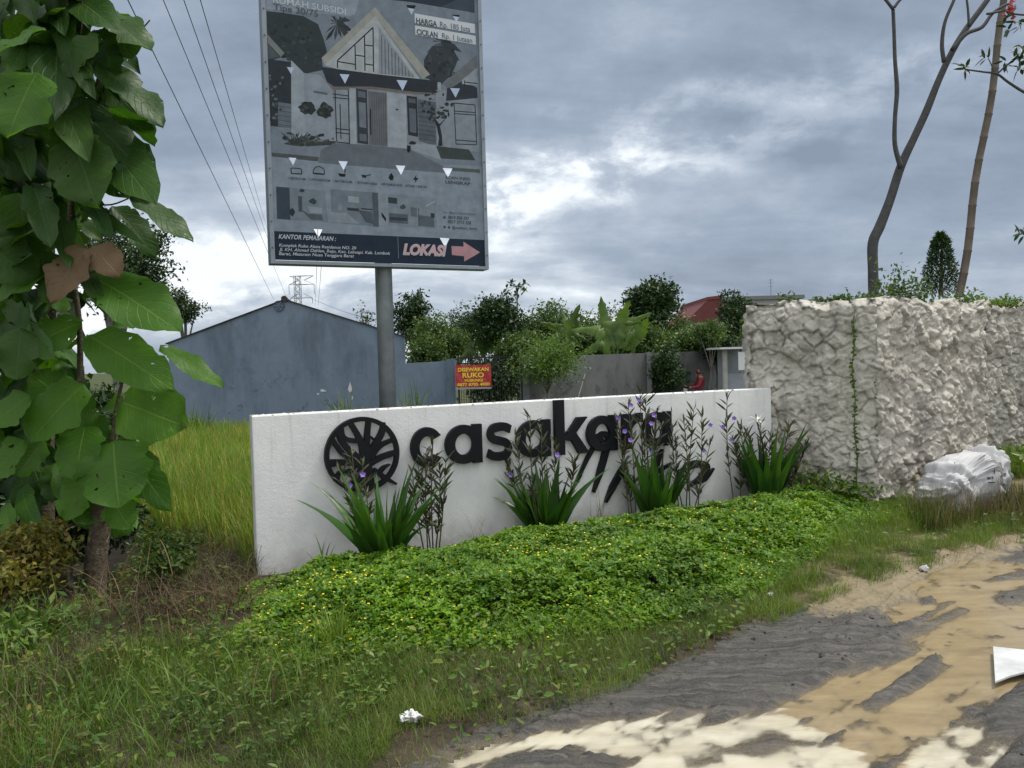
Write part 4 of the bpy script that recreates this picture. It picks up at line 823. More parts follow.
def undergrowth():
    """weeds and dry stems on the left verge and over the ditch banks"""
    rng = np.random.default_rng(12); parts = []
    def z_(P): return hz(P[:, 0], P[:, 1])
    WL = G([(-260, 800), (-260, 600), (-40, 570), (70, 590), (150, 640), (240, 640), (330, 660), (300, 720), (180, 770), (60, 820)])
    def clear(P): return P[polydist(P[:, 0], P[:, 1], GULLY, False) > .20 * (.5 + .8 * rng.random(len(P)))]
    def grass(P, L0, L1, w0, w1, lean, curl, m, seg=3):
        P = clear(P); P = P if m == 1 else P[polydist(P[:, 0], P[:, 1], GULLY, False) > .85 * rng.random(len(P)) ** .6]; n = len(P); V, F = blades(np.stack([P[:, 0], P[:, 1], z_(P) - .01], 1), rng.uniform(L0, L1, n), rng.uniform(w0, w1, n), rng.random(n) * 6.283, rng.uniform(0, lean, n), rng.uniform(.2, curl, n), seg); parts.append((V, F, m))
    P = clumped(rng, rand_in(rng, WL, 30000), 1.5, 3, .36, 1); grass(P, .06, .26, .002, .005, .9, 1.9, 0); P = clumped(rng, rand_in(rng, WL, 900), 1.2, 33, .3, 1); grass(P, .2, .45, .006, .012, .5, 2.1, 0, 6)
    P = clumped(rng, rand_in(rng, WL, 8000), 1.8, 5, .42, 1); grass(P, .12, .45, .002, .006, 1.2, 1.8, 1)
    DI = G([(95, 590), (120, 530), (200, 500), (262, 560), (255, 640), (200, 660), (120, 640)])
    P = clumped(rng, rand_in(rng, DI, 12000), 2.2, 35, .36, 1); grass(P, .10, .42, .002, .006, 1.3, 1.9, 1); P = clumped(rng, rand_in(rng, DI, 2600), 2, 36, .4, 1); grass(P, .12, .4, .004, .008, .7, 1.6, 0)
    # herbs: stem with pairs of leaves
    def herbs(poly, n, h0, h1, l0, l1, mats, wr=.42, dens=1.0):
        P = clear(clumped(rng, rand_in(rng, poly, n), 1.7, 7 + n, .2, .8)); P = P[polydist(P[:, 0], P[:, 1], GULLY, False) > .75 * rng.random(len(P)) ** .6]; n = len(P); H = rng.uniform(h0, h1, n); ln = norm(rng.normal(size=(n, 3)) * .28 + [0, 0, 1]); B = np.stack([P[:, 0], P[:, 1], z_(P)], 1)
        for k in range(7):
            t = rng.uniform(.25, 1, n); q = B + ln * (H * t)[:, None]; az = rng.random(n) * 6.283; D = np.stack([np.cos(az), np.sin(az), rng.uniform(-.3, .6, n)], 1); L = rng.uniform(l0, l1, n) * (1.15 - .4 * t)
            V, F = leaves(q, D, norm(rng.normal(size=(n, 3)) * .3 + [0, -.2, 1]), L, L * wr, .15, True, .2); parts.append((V, F, mats[k % len(mats)]))
        V, F = blades(B, H * 1.05, np.full(n, .004), rng.random(n) * 6.28, rng.uniform(0, .25, n), rng.uniform(0, .3, n)); parts.append((V, F, 0))
    herbs(WL, 1200, .08, .30, .025, .065, [2, 2, 2, 3], .34)
    herbs(G([(140, 760), (180, 690), (300, 680), (420, 650), (380, 720), (260, 780)]), 380, .05, .16, .02, .05, [2, 2, 2], .4)
    herbs(G([(90, 560), (140, 520), (225, 540), (250, 575), (215, 600), (130, 570)]), 420, .12, .35, .03, .07, [2, 3], .5)
    t = rng.random(5200) * (len(GULLY) - 1.001); i = t.astype(int); P = GULLY[i] + (GULLY[i + 1] - GULLY[i]) * (t % 1)[:, None] + rng.normal(size=(5200, 2)) * .28; n = len(P); V, F = blades(np.stack([P[:, 0], P[:, 1], z_(P)], 1), rng.uniform(.08, .34, n), rng.uniform(.002, .006, n), rng.random(n) * 6.28, rng.uniform(.3, 1.5, n), rng.uniform(.3, 1.8, n), 4); parts.append((V, F, 1))
    P = P[:700] + rng.normal(size=(700, 2)) * .08; n = len(P); L = rng.uniform(.03, .07, n); V, F = leaves(np.stack([P[:, 0], P[:, 1], z_(P) + rng.uniform(.0, .08, n)], 1), norm(rng.normal(size=(n, 3)) * [1, 1, .4]), norm(rng.normal(size=(n, 3)) * .5 + [0, -.2, 1]), L, L * .5, .15, True); parts.append((V, F, 2))
    # dead runners hanging over the ditch
    P = rand_in(rng, DI, 600); n = len(P); V, F = blades(np.stack([P[:, 0], P[:, 1], z_(P) + rng.uniform(0, .25, n)], 1), rng.uniform(.3, .8, n), rng.uniform(.003, .007, n), rng.random(n) * 6.28, rng.uniform(.6, 1.6, n), rng.uniform(.3, 1.6, n), 5); parts.append((V, F, 1))
    V, F, mi = merge(parts)
    ug = foliage('ditch_grass', [(.035, .085, .009), (.06, .13, .013), (.09, .17, .02), (.13, .17, .035)], .3, .55); ud = foliage('dead_stems', [(.035, .023, .013), (.07, .046, .026), (.14, .10, .055), (.045, .036, .017)], .15, .75, (1.1, 1, .7)); uw = foliage('ditch_weed', [(.028, .07, .009), (.05, .115, .013), (.085, .155, .02), (.13, .165, .032)], .3, .5)
    tag(mesh_np('undergrowth', V, F, [ug, ud, uw, M_OLIVE], mi), 'tangled weeds and dead stems over the ditch bank left of the white wall', 'undergrowth', kind='stuff')
undergrowth()

def rice():
    rng = np.random.default_rng(15); parts = []
    Q = np.array([[-4.6, 9.2], [-3.0, 8.0], [-2.25, 6.9], [-.9, 7.6], [.5, 9.5], [-2, 21.5], [-13, 21.5], [-9, 12.5]])
    def put(n, seed, L0, L1, w0, w1, lean, curl, m):
        P = rand_in(rng, Q, n); d = P[:, 1]; P = P[rng.random(n) < np.clip(9 / d, .22, 1)]; n = len(P); g = np.floor(P / .19); P = (g + .5 + (P / .19 - g - .5) * .55) * .19
        s = np.clip(P[:, 1] / 9, 1, 2.2)
        z = np.where(P[:, 1] < 10.4, np.minimum(hz(P[:, 0], P[:, 1]), -.30), -.5); hvar = .85 + .3 * fbm(P[:, 0] * .8, P[:, 1] * .8, 3, 5)
        V, F = blades(np.stack([P[:, 0], P[:, 1], z], 1), rng.uniform(L0, L1, n) * hvar, rng.uniform(w0, w1, n) * s, rng.random(n) * 6.283, rng.uniform(0, lean, n), rng.uniform(.1, curl, n), 4); parts.append((V, F, m))
    put(60000, 1, .55, .82, .005, .010, .28, 1.0, 0)
    put(13000, 2, .60, .84, .006, .012, .2, 1.9, 1)
    V, F, mi = merge(parts)
    m2 = foliage('rice_ear', [(.32, .24, .06), (.40, .31, .09), (.26, .23, .05)], .3, .6, (1.1, 1, .6))
    tag(mesh_np('rice_crop', V, F, [M_RICE, m2], mi), 'ripening yellow green rice behind the left end of the white wall', 'rice crop', kind='stuff')
rice()

def far_grass():
    """rank grass on the rise behind the stone wall and along the foot of the far walls"""
    rng = np.random.default_rng(18); parts = []
    P = rand_in(rng, np.array([[4.9, 8.9], [7.6, 8.9], [8.4, 10.4], [5.2, 10.4]]), 9000); n = len(P)
    V, F = blades(np.stack([P[:, 0], P[:, 1], hz(P[:, 0], P[:, 1]) - .01], 1), rng.uniform(.12, .34, n), rng.uniform(.006, .012, n), rng.random(n) * 6.28, rng.uniform(0, .5, n), rng.uniform(.2, 1.3, n)); parts.append((V, F, 0))
    n = 900; B = np.stack([rng.uniform(4.9, 7.6, n), rng.uniform(8.9, 10, n), np.zeros(n)], 1); B[:, 2] = hz(B[:, 0], B[:, 1]) + rng.uniform(.05, .3, n); L = rng.uniform(.05, .12, n); V, F = leaves(B, rnd_unit(rng, n), norm(rng.normal(size=(n, 3)) * .4 + [0, 0, 1]), L, L * .6, .15, True); parts.append((V, F, 1))
    a = at(150, 420, 22.6); b = at(740, 400, 15.5); n = 16000; t = rng.random(n); s = rng.random(n)
    x = a.x + (b.x - a.x) * t; y = 22.8 - s * 3.5 - np.maximum(0, t - .55) * 9
    V, F = blades(np.stack([x, y, np.full(n, -.55)], 1), rng.uniform(.25, .95, n) * (.6 + .9 * fbm(x * .7, y * .7, 3, 6)), rng.uniform(.012, .025, n), rng.random(n) * 6.28, rng.uniform(0, .45, n), rng.uniform(.2, 1.4, n)); parts.append((V, F, 0))
    V, F, mi = merge(parts); tag(mesh_np('rank_grass', V, F, [M_GRASS, M_WEED], mi), 'rank grass beyond the wall, at the foot of the far buildings and behind the sack', 'grass', kind='stuff')
far_grass()
# ------------------------------------------------------------------ planted clumps in the bed
def strap(P, L, W, az, lean, curl, seg=7, fold=.18, roll=None):
    N = len(P); roll = np.zeros(N) if roll is None else roll; s = np.stack([np.cos(az), np.sin(az), np.zeros(N)], 1); side = np.stack([-np.sin(az), np.cos(az), np.zeros(N)], 1); pos = P.copy(); rows = []
    for k in range(seg + 1):
        t = k / seg; w = W * (.40 + .60 * math.sin(math.pi * min(1, t * 1.15 + .12) ** 1.0)) * (1 - t ** 4) * .5; w = np.maximum(w, .0008); ang = lean + curl * t ** 1.5
        d = s * np.sin(ang)[:, None] + np.array([0, 0, 1.]) * np.cos(ang)[:, None]; n0 = np.cross(side, d); cr, sr = np.cos(roll)[:, None], np.sin(roll)[:, None]; sd_ = side * cr + n0 * sr; up = n0 * cr - side * sr
        rows += [pos - sd_ * w[:, None] + up * (w * fold * 2)[:, None], pos, pos + sd_ * w[:, None] + up * (w * fold * 2)[:, None]]; pos = pos + d * (L / seg)[:, None]
    V = np.stack(rows, 1); m = 3 * (seg + 1); b = (np.arange(N) * m)[:, None]
    Q = np.concatenate([b + np.array([3 * k + i, 3 * k + i + 1, 3 * k + i + 4, 3 * k + i + 3]) for k in range(seg) for i in (0, 1)], 0)
    return V.reshape(-1, 3), [Q]
M_LILY = foliage('lily_leaf', [(.018, .062, .010), (.032, .10, .014), (.06, .145, .02)], .18, .38, None, .45)
M_YLEAF = plain('yellowed_leaf', (.55, .28, .03), .6, 0, .3, 20)
M_STALK = foliage('stalk_leaf', [(.026, .04, .018), (.045, .062, .024), (.055, .045, .032), (.035, .06, .02)], .2, .5)
M_PURP = plain('purple_petal', (.20, .11, .42), .6)
M_WHITEP = plain('white_petal', (.75, .75, .70), .6)
def bedpt(px, d, z=None):
    q = onplane(px, 520, W0 + wn * d, wn); q.z = float(hz(q.x, q.y)) + .01; return q
def lily(px, off, n, h, label, seed, spread=1.0, extra=()):
    b = bedpt(px, off); rng = np.random.default_rng(seed); root = empty('lily_plant', b, label, 'plant', 'strap-leaved clumps in front of the white wall')
    B = np.zeros((n, 3)); az = np.arange(n) * 2.4 + rng.uniform(-.4, .4, n); r = rng.uniform(0, .07, n); B[:, 0] = b.x + np.cos(az) * r; B[:, 1] = b.y + np.sin(az) * r; B[:, 2] = b.z
    lean = (np.sqrt((np.arange(n) + .5) / n) * .58 * spread); L = h * rng.uniform(.6, 1.15, n); az = az + rng.normal(size=n) * .35; lean = np.clip(lean + rng.normal(size=n) * .10, .0, 1.2)
    V, F = strap(B, L, rng.uniform(.07, .105, n) * (h / .6) ** .5, az, lean, rng.uniform(.1, .9, n) * (.3 + lean), 9, .16, rng.uniform(-1.1, 1.1, n))
    mesh_np('leaf_rosette', V, F, M_LILY, smooth=True, parent=root)
    if extra:
        k = len(extra); P = np.array([[b.x, b.y, b.z + .05]] * k); az = np.array([e[0] for e in extra]); V, F = strap(P, np.array([e[1] for e in extra]), np.full(k, .04), az, np.full(k, .9), np.full(k, 1.0), 7)
        mesh_np('yellowed_leaf', V, F, M_YLEAF, smooth=True, parent=root)
    return root, b
lily(383, .50, 46, .76, 'large dark green strap-leaved clump below the round tree emblem', 2)
lily(546, .30, 40, .78, 'strap-leaved clump standing below the middle letters of the sign', 4, .9)
lily(656, .32, 30, .74, 'strap-leaved clump with one orange dying leaf at its foot', 6, .8, ((-1.3, .30), (-.9, .26)))
r4, b4 = lily(767, .28, 44, .80, 'strap-leaved clump with a white flower where white wall meets stone wall', 9, .75)
def white_flower(root, b):
    rng = np.random.default_rng(4); c = Vector(at(757, 421, b.y)); mb = MB(); mb.tube(curve([b, b.lerp(c, .6) + Vector((.03, 0, .03)), c]), .008, 6); mb.build('flower_stalk', M_STALK, root)
    n = 26; P = np.tile(np.array(c), (n, 1)); az = rng.random(n) * 6.283; V, F = blades(P, rng.uniform(.07, .13, n), np.full(n, .012), az, rng.uniform(.3, 1.6, n), np.full(n, 1.0), 4); mesh_np('flower', V, F, M_WHITEP, parent=root)
white_flower(r4, b4)
def stalks(pts, label, seed, flowers=3):
    """pts: (base px, base py, top px, top py)"""
    rng = np.random.default_rng(seed); g0 = bedpt(pts[0][0], .2); root = empty('flowering_stalks', g0, label, 'plant', 'thin purple-flowered stalks in the bed'); mb = MB(); parts = []; tops = []
    for bx, by, tx, ty in pts:
        b = bedpt(bx, rng.uniform(.1, .34)); t = at(tx, ty, b.y + rng.uniform(-.06, .06)); mid = b.lerp(t, .5) + Vector((rng.uniform(-.03, .03), rng.uniform(-.05, .05), .02)); c = curve([b, mid, t], 7)
        mb.tube(c, lerps([.007, .005, .003], len(c)), 5); n = 34; s = np.sort(rng.uniform(.22, 1, n)) * (len(c) - 1.001); P = np.array([tuple(c[int(q)].lerp(c[int(q) + 1], q % 1)) for q in s])
        az = rng.random(n) * 6.283; D = np.stack([np.cos(az) * .55, np.sin(az) * .55, rng.uniform(.4, 1.1, n)], 1); L = rng.uniform(.07, .15, n); V, F = leaves(P, D, norm(rng.normal(size=(n, 3)) * .4 + [0, -.5, .8]), L, np.full(n, .013) + L * .06, .2, True, .2); parts.append((V, F, 0)); tops.append(c)
    mb.build('stem', plain('stalk_stem', (.07, .06, .04), .7), root); V, F, mi = merge(parts); mesh_np('stalk_leaves', V, F, M_STALK, parent=root)
    for k in range(flowers):
        c = tops[rng.integers(len(tops))]; q = c[int(len(c) * rng.uniform(.6, .97))] + Vector((rng.uniform(-.07, .07), rng.uniform(-.08, -.02), rng.uniform(-.02, .05))); n = 5; az = np.arange(n) * 1.2566 + rng.random()
        fwd = norm(np.array([rng.uniform(-.5, .5), -1, .3])); a = norm(np.cross(fwd, [0, 0, 1])); u2 = np.cross(a, fwd); D = np.cos(az)[:, None] * a + np.sin(az)[:, None] * u2 + fwd * .35
        V, F = leaves(np.tile(np.array(q), (n, 1)), D, np.tile(fwd, (n, 1)), np.full(n, .026), np.full(n, .026), .1, True); mesh_np('flower', V, F, M_PURP, parent=root)
stalks([(362, 545, 352, 455), (366, 545, 340, 470), (372, 545, 362, 462)], 'thin stalks with a purple flower beside the round tree emblem', 21, 2)
stalks([(430, 532, 426, 452), (434, 532, 440, 462), (427, 534, 418, 466), (437, 530, 446, 458), (432, 530, 433, 440), (424, 534, 412, 470)], 'brownish dry-leaved stalks right of the largest strap-leaved clump', 22, 0)
stalks([(535, 512, 515, 432), (540, 512, 530, 415), (548, 512, 541, 424), (552, 512, 556, 440), (530, 514, 506, 452), (560, 512, 575, 455)], 'thin grey-green stalks rising behind the clump under the middle letters', 23, 2)
stalks([(630, 498, 617, 415), (636, 498, 628, 402), (643, 497, 640, 392), (648, 497, 646, 400), (652, 496, 656, 410), (646, 497, 662, 425), (633, 498, 622, 440)], 'tallest purple-flowered stalks covering the last letters of the sign', 24, 9)
stalks([(680, 490, 671, 412), (686, 490, 684, 420), (690, 489, 694, 408), (697, 488, 702, 416), (693, 488, 711, 440), (684, 490, 676, 440)], 'thin stalks against the bare white wall right of the last letter', 25, 2)
stalks([(735, 475, 727, 395), (741, 478, 733, 440)], 'two lone tall thin stalks on the white wall near its right end', 26, 3)
stalks([(755, 488, 740, 424), (760, 488, 748, 432), (775, 488, 790, 424), (782, 487, 800, 440), (770, 488, 771, 430), (758, 488, 734, 446), (785, 487, 806, 446), (765, 488, 760, 420)], 'thin stalks growing through the clump at the stone wall', 27, 1)
def tuft(name, px, py, n, h, w, m, label, cat, seed, lean=.5, z=None):
    b = gnd(px, py, .03) if py > 560 else bedpt(px, .25); rng = np.random.default_rng(seed); P = np.tile(np.array(b), (n, 1)); P[:, :2] += rng.normal(size=(n, 2)) * .04; P[:, 2] = hz(P[:, 0], P[:, 1])
    V, F = blades(P, rng.uniform(.5, 1.1, n) * h, rng.uniform(.7, 1.3, n) * w, rng.random(n) * 6.28, rng.uniform(0, lean, n), rng.uniform(.3, 1.6, n), 6); tag(mesh_np(name, V, F, m), label, cat)
tuft('grass_tuft', 335, 655, 120, .34, .006, M_GRASS, 'arching fine grass tuft at the left front edge of the ground cover', 'grass tuft', 3)
tuft('grass_tuft', 600, 500, 26, .5, .004, M_DRY, 'sparse straw-coloured tall grass between two strap-leaved clumps', 'grass tuft', 5, .3)
tuft('grass_tuft', 325, 575, 9, .42, .014, M_LITE, 'single pale arching grass shoot left of the largest clump', 'grass tuft', 7, .25)
def far_tuft(px, py0, py1, Y, n, label, seed):
    rng = np.random.default_rng(seed); b = at(px, py1, Y); H = at(px, py0, Y).z + .52; P = np.tile(np.array((b.x, b.y, -.52)), (n, 1)); P[:, :2] += rng.normal(size=(n, 2)) * .16
    V, F = blades(P, rng.uniform(.65, 1.1, n) * H, rng.uniform(.02, .035, n), rng.random(n) * 6.28, rng.uniform(0, .3, n), rng.uniform(.1, 1.1, n), 6); tag(mesh_np('grass_tuft', V, F, M_WEED), label, 'grass tuft')
far_tuft(343, 386, 412, 20, 60, 'tall reedy grass tuft against the blue gable left of the pole', 2)
far_tuft(410, 376, 408, 20, 70, 'tall reedy grass tuft right of the billboard pole by the blue wall', 3)
far_tuft(196, 400, 424, 20.5, 60, 'tall reedy grass tuft at the left foot of the blue gable', 4)
tuft('grass_tuft', 480, 520, 22, .55, .003, M_DRY, 'a few long wispy stems on the white wall under the second letter', 'grass tuft', 8, .8)

# ------------------------------------------------------------------ the big-leaved tree on the left
def teak_mat(name, a, b, vein, tr=.32):
    t = NT(name); uv = t.n('ShaderNodeUVMap', uv_map='uv').outputs[0]; s = t.n('ShaderNodeSeparateXYZ', {0: uv}); au = t.math('ABSOLUTE', s.outputs[0]); g = t.n('ShaderNodeNewGeometry')
    lat = t.math('FRACT', t.math('SUBTRACT', t.math('MULTIPLY', s.outputs[1], 10.0), t.math('MULTIPLY', au, 2.4))); lat = t.math('ABSOLUTE', t.math('SUBTRACT', lat, .5))
    v = t.math('MAXIMUM', t.mr(lat, .0, .07, 1, 0), t.mr(au, .015, .05, 1.0, 0))
    n = t.noise(9, 5, .6); c = t.mix(g.outputs['Random Per Island'], a, b); c = t.mix(t.math('MULTIPLY', n, .45), c, tuple(x * .55 for x in a)); c = t.mix(t.math('MULTIPLY', v, .45), c, vein)
    sp = t.mr(t.noise(26, 4, .6), .66, .72, 0, .6); c = t.mix(sp, c, (.09, .06, .02))
    tc = t.mix(1.0, c, (1.7, 1.75, .45), 'MULTIPLY')
    m = t.pbr(c, .48, t.bump(t.math('ADD', t.math('MULTIPLY', v, -.6), t.noise(14, 4)), .45, .014), 0, .28, tr, tc)
    hole = t.math('MULTIPLY', t.mr(t.noise(15, 3, .55), .685, .695, 0, 1), t.mr(au, .1, .2, 0, 1)); s0 = t.out.inputs[0].links[0].from_socket; mx = t.n('ShaderNodeMixShader', {0: hole}); t.k(s0, mx.inputs[1]); t.k(t.n('ShaderNodeBsdfTransparent').outputs[0], mx.inputs[2]); t.k(mx.outputs[0], t.out.inputs[0]); return m
M_TEAK = teak_mat('broad_leaf', (.045, .13, .012), (.085, .20, .018), (.17, .26, .06), .42); M_TEAKD = teak_mat('broad_leaf_shaded', (.020, .065, .011), (.050, .115, .017), (.08, .15, .045), .36); M_TEAKB = teak_mat('dead_leaf', (.13, .085, .045), (.17, .11, .06), (.22, .15, .09), .2)  # darker copy: shade of the upper crown put into the leaf colour
def big_leaf(base, tip, w, nrm, rng, curl=.12, fold=.12, ragged=.05, nu=8, nv=16):
    base = np.array(base); tip = np.array(tip); D = tip - base; L = np.linalg.norm(D); D = D / L; nrm = np.array(nrm, float); S = np.cross(D, nrm); S /= np.linalg.norm(S); U = np.cross(S, D)
    V = []; UV = []; ph = rng.random(6) * 6.28; bite = [(rng.uniform(.25, .9), rng.choice([-1, 1]), rng.uniform(.03, .07), rng.uniform(.1, .35)) for _ in range(rng.integers(0, 4))]
    for j in range(nv + 1):
        t = j / nv; hw = w * .5 * 1.62 * (t ** .52) * ((1 - t) ** .62) * 1.12 if 0 < t < 1 else 0
        for i in range(nu + 1):
            u = i / nu * 2 - 1; k = 1 + ragged * math.sin(t * 17 + ph[0] + u) * abs(u) + ragged * .8 * math.sin(t * 31 + ph[1])
            for bt, sd, bw, bd in bite:
                if u * sd > 0: k *= 1 - bd * max(0, 1 - abs(t - bt) / bw) * abs(u)
            x = u * hw * k; wave = .06 * w * math.sin(t * 11 + ph[2] + (1.5 if u > 0 else 0)) * u * u + .015 * w * math.sin(t * 62 + abs(u) * 6) * abs(u)
            h = fold * abs(x) + wave - curl * L * t * t - .35 * fold * x * x / w * 2
            V.append(base + D * (L * t) + S * x + U * h); UV.append((u, t))
    F = [[j * (nu + 1) + i, j * (nu + 1) + i + 1, (j + 1) * (nu + 1) + i + 1, (j + 1) * (nu + 1) + i] for j in range(nv) for i in range(nu)]
    return np.array(V), np.array(F), np.array(UV)
def leaf_set(name, specs, m, root, rng):
    Vs = []; Fs = []; Us = []; o = 0
    for s in specs:
        V, F, U = big_leaf(*s[:4], rng, *s[4:]); Vs.append(V); Fs.append(F + o); Us.append(U); o += len(V)
    return mesh_np(name, np.concatenate(Vs), [np.concatenate(Fs)], m, smooth=True, uv=np.concatenate(Us), parent=root)
def teak():
    rng = np.random.default_rng(31); b = gnd(94, 590, -.03); Y0 = b.y; root = empty('broad_leaved_tree', b, 'young tree with huge green leaves and pale-blotched trunk in the left foreground', 'tree')
    A = lambda x, y, d=0.0: at(x, y, Y0 + d)
    t = NT('blotched_bark'); bark = t.pbr(t.mix(t.mr(t.noise(9, 5, .6), .62, .66, 0, 1), t.ramp(t.noise(26, 6, .65), [(.3, (.05, .04, .03)), (.7, (.15, .12, .085))]), (.55, .54, .50)), .9, t.bump(t.noise(40, 5), .7, .02), 0, .2)
    mb = MB()
    tr = curve([A(94, 602), A(96, 560), A(101, 520), A(98, 490), A(84, 470), A(78, 440), A(80, 380), A(79, 320), A(70, 250), A(72, 150), A(66, 60), A(66, -80)], 6); mb.tube(tr, lerps([.085, .078, .07, .062, .05, .028, .022, .02, .022, .02, .018, .014], len(tr)), 10)
    for P, r in (([(98, 490), (110, 450), (118, 400), (128, 360)], .020), ([(100, 495), (118, 440), (124, 395)], .016), ([(72, 150), (95, 110), (110, 70), (112, 20)], .014), ([(70, 200), (90, 150), (98, 80), (128, 45), (150, 20)], .010), ([(72, 190), (105, 205), (135, 196)], .009), ([(66, 60), (80, 35), (82, -10)], .012), ([(98, 80), (112, 55)], .007), ([(70, 230), (45, 200), (20, 180)], .014), ([(80, 380), (60, 395)], .008), ([(80, 340), (100, 345)], .008)):
        c = curve([A(x, y, rng.uniform(-.05, .05)) for x, y in P], 5); mb.tube(c, lerps([r, r * .5], len(c)), 7)
    mb.build('trunk', bark, root, True)
    def sp(bx, by, tx, ty, w, d0=-.15, d1=-.4, nx=0.0, ny=-.8, nz=.6, curl=.12, fold=.14, rag=.075): return (A(bx, by, d0), A(tx, ty, d1), 1.12 * w * Y0 / FPX, (nx, ny, nz), curl, fold, rag)
    leaf_set('green_leaves', [sp(82, 322, 8, 352, 52), sp(84, 384, 26, 438, 58, nz=.4), sp(86, 425, 72, 478, 50, nz=.2), sp(114, 440, 116, 506, 74, -.2, -.45, .1, -1, .3), sp(88, 335, 168, 382, 52), sp(90, 275, 178, 322, 62, nz=.9), sp(118, 400, 184, 425, 70, -.05, -.1, .2, -.9, .2), sp(160, 345, 224, 385, 26, -.1, -.2, 0, -.5, .9, .06),
        sp(45, 272, -6, 296, 32, nz=1), sp(38, 72, 2, 132, 66, -.6, -.8, 0, -1, .4), sp(45, 28, -12, 50, 34, -.6, -.8, 0, -.5, .9), sp(120, 440, 166, 508, 38, -.1, -.3, .3, -.9, .1), sp(90, 470, 60, 520, 42, -.1, -.2, -.2, -.9, .2), sp(75, 405, 30, 372, 44, 0, -.1), sp(92, 395, 60, 452, 40, 0, -.1), sp(30, 395, -20, 430, 40, -.3, -.5), sp(24, 440, -16, 480, 38, -.3, -.4), sp(110, 330, 168, 300, 56, .1, .2, 0, -.4, .9), sp(100, 410, 150, 395, 50, .1, .15, 0, -.4, .9), sp(112, 500, 130, 528, 34, -.1, -.15)], M_TEAK, root, rng)
    leaf_set('dead_leaves', [sp(88, 248, 42, 296, 46, -.3, -.45, 0, -.9, .5, .2), sp(92, 246, 118, 272, 34, -.3, -.35, 0, -.8, .6, .2)], M_TEAKB, root, rng)
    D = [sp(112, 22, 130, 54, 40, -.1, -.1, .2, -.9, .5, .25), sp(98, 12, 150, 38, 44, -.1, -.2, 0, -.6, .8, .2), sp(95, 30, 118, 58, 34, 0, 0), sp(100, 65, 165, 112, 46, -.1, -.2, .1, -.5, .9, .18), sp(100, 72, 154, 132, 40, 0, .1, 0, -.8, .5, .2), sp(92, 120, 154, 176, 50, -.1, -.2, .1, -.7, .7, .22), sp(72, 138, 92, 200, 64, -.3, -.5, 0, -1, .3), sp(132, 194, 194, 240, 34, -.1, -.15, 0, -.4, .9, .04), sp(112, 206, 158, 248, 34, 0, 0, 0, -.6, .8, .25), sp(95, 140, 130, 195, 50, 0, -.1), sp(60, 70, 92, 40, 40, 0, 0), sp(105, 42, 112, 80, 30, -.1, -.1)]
    for k in range(118):
        y = rng.uniform(-60, 330); xm = np.interp(y, [-60, 100, 200, 260, 330], [112, 112, 105, 75, 50]); x = rng.uniform(-40, xm); a = rng.uniform(-.6, 2.9); l = rng.uniform(40, 74)
        if y > 205 and x > 60: continue
        l *= rng.uniform(.6, 1.1); D.append(sp(x, y, x + l * math.cos(a) * .8, y + l * abs(math.sin(a)) * .8 + 10, l * rng.uniform(.5, .8), rng.uniform(-.5, .9), rng.uniform(-.7, .9), rng.uniform(-.5, .5), -.8, rng.uniform(.1, 1), rng.uniform(.02, .35), rng.uniform(.05, .4), rng.uniform(.03, .12)))
    for k in range(34):
        y = rng.uniform(330, 500); x = rng.uniform(-40, 60); a = rng.uniform(0, 3); l = rng.uniform(34, 56); D.append(sp(x, y, x + l * math.cos(a) * .8, y + l * abs(math.sin(a)) * .7 + 8, l * .7, rng.uniform(.2, 1.0), rng.uniform(.2, 1.0), rng.uniform(-.5, .5), -.8, rng.uniform(.1, 1), .18))
    E = []
    for k in range(46):
        y = rng.uniform(280, 520); x = rng.uniform(-30, 125 if y > 330 else 70); a = rng.uniform(-.3, 3.4); l = rng.uniform(26, 58); E.append(sp(x, y, x + l * math.cos(a) * .9, y + l * abs(math.sin(a)) * .7 + 8, l * rng.uniform(.5, .8), rng.uniform(-.05, .5), rng.uniform(-.2, .6), rng.uniform(-.6, .6), -.7, rng.uniform(.1, 1), rng.uniform(.02, .3), rng.uniform(.05, .35), rng.uniform(.03, .10)))
    for k in range(20):
        y = rng.uniform(-40, 250); x = rng.uniform(-20, 90); a = rng.uniform(0, 3.1); l = rng.uniform(30, 60); E.append(sp(x, y, x + l * math.cos(a) * .9, y + l * abs(math.sin(a)) * .7 + 8, l * .65, rng.uniform(.0, .7), rng.uniform(.0, .7), rng.uniform(-.6, .6), -.6, rng.uniform(.1, 1), rng.uniform(.02, .3), rng.uniform(.05, .35), rng.uniform(.03, .10)))
    leaf_set('small_leaves', E, M_TEAK, root, rng)
    leaf_set('shaded_leaves', D, M_TEAKD, root, rng)
    # second trunk close behind
    r2 = empty('lichened_tree', at(46, 470, 6.6), 'grey lichened trunk standing behind the huge leaves at the left', 'tree'); mb = MB(); c = curve([at(44, 600, 6.6), at(44, 480, 6.6), at(45, 380, 6.6), at(47, 300, 6.6), at(44, 200, 6.7), at(30, 90, 6.8), at(26, -60, 6.9)], 5); mb.tube(c, lerps([.09, .075, .065, .05], len(c)), 10); mb.build('trunk', bark, r2, True)
    n = 420; P = np.array([tuple(at(rng.uniform(-60, 80), rng.uniform(-70, 330), rng.uniform(6.4, 7.8))) for _ in range(n)]); Vv, Ff = leaves(P, norm(rng.normal(size=(n, 3)) + [0, 0, -.5]), norm(rng.normal(size=(n, 3)) * .5 + [0, -.7, .7]), rng.uniform(.18, .38, n), rng.uniform(.12, .24, n), .12, True, .15); mesh_np('crown', Vv, Ff, M_DARK, parent=r2)
teak()

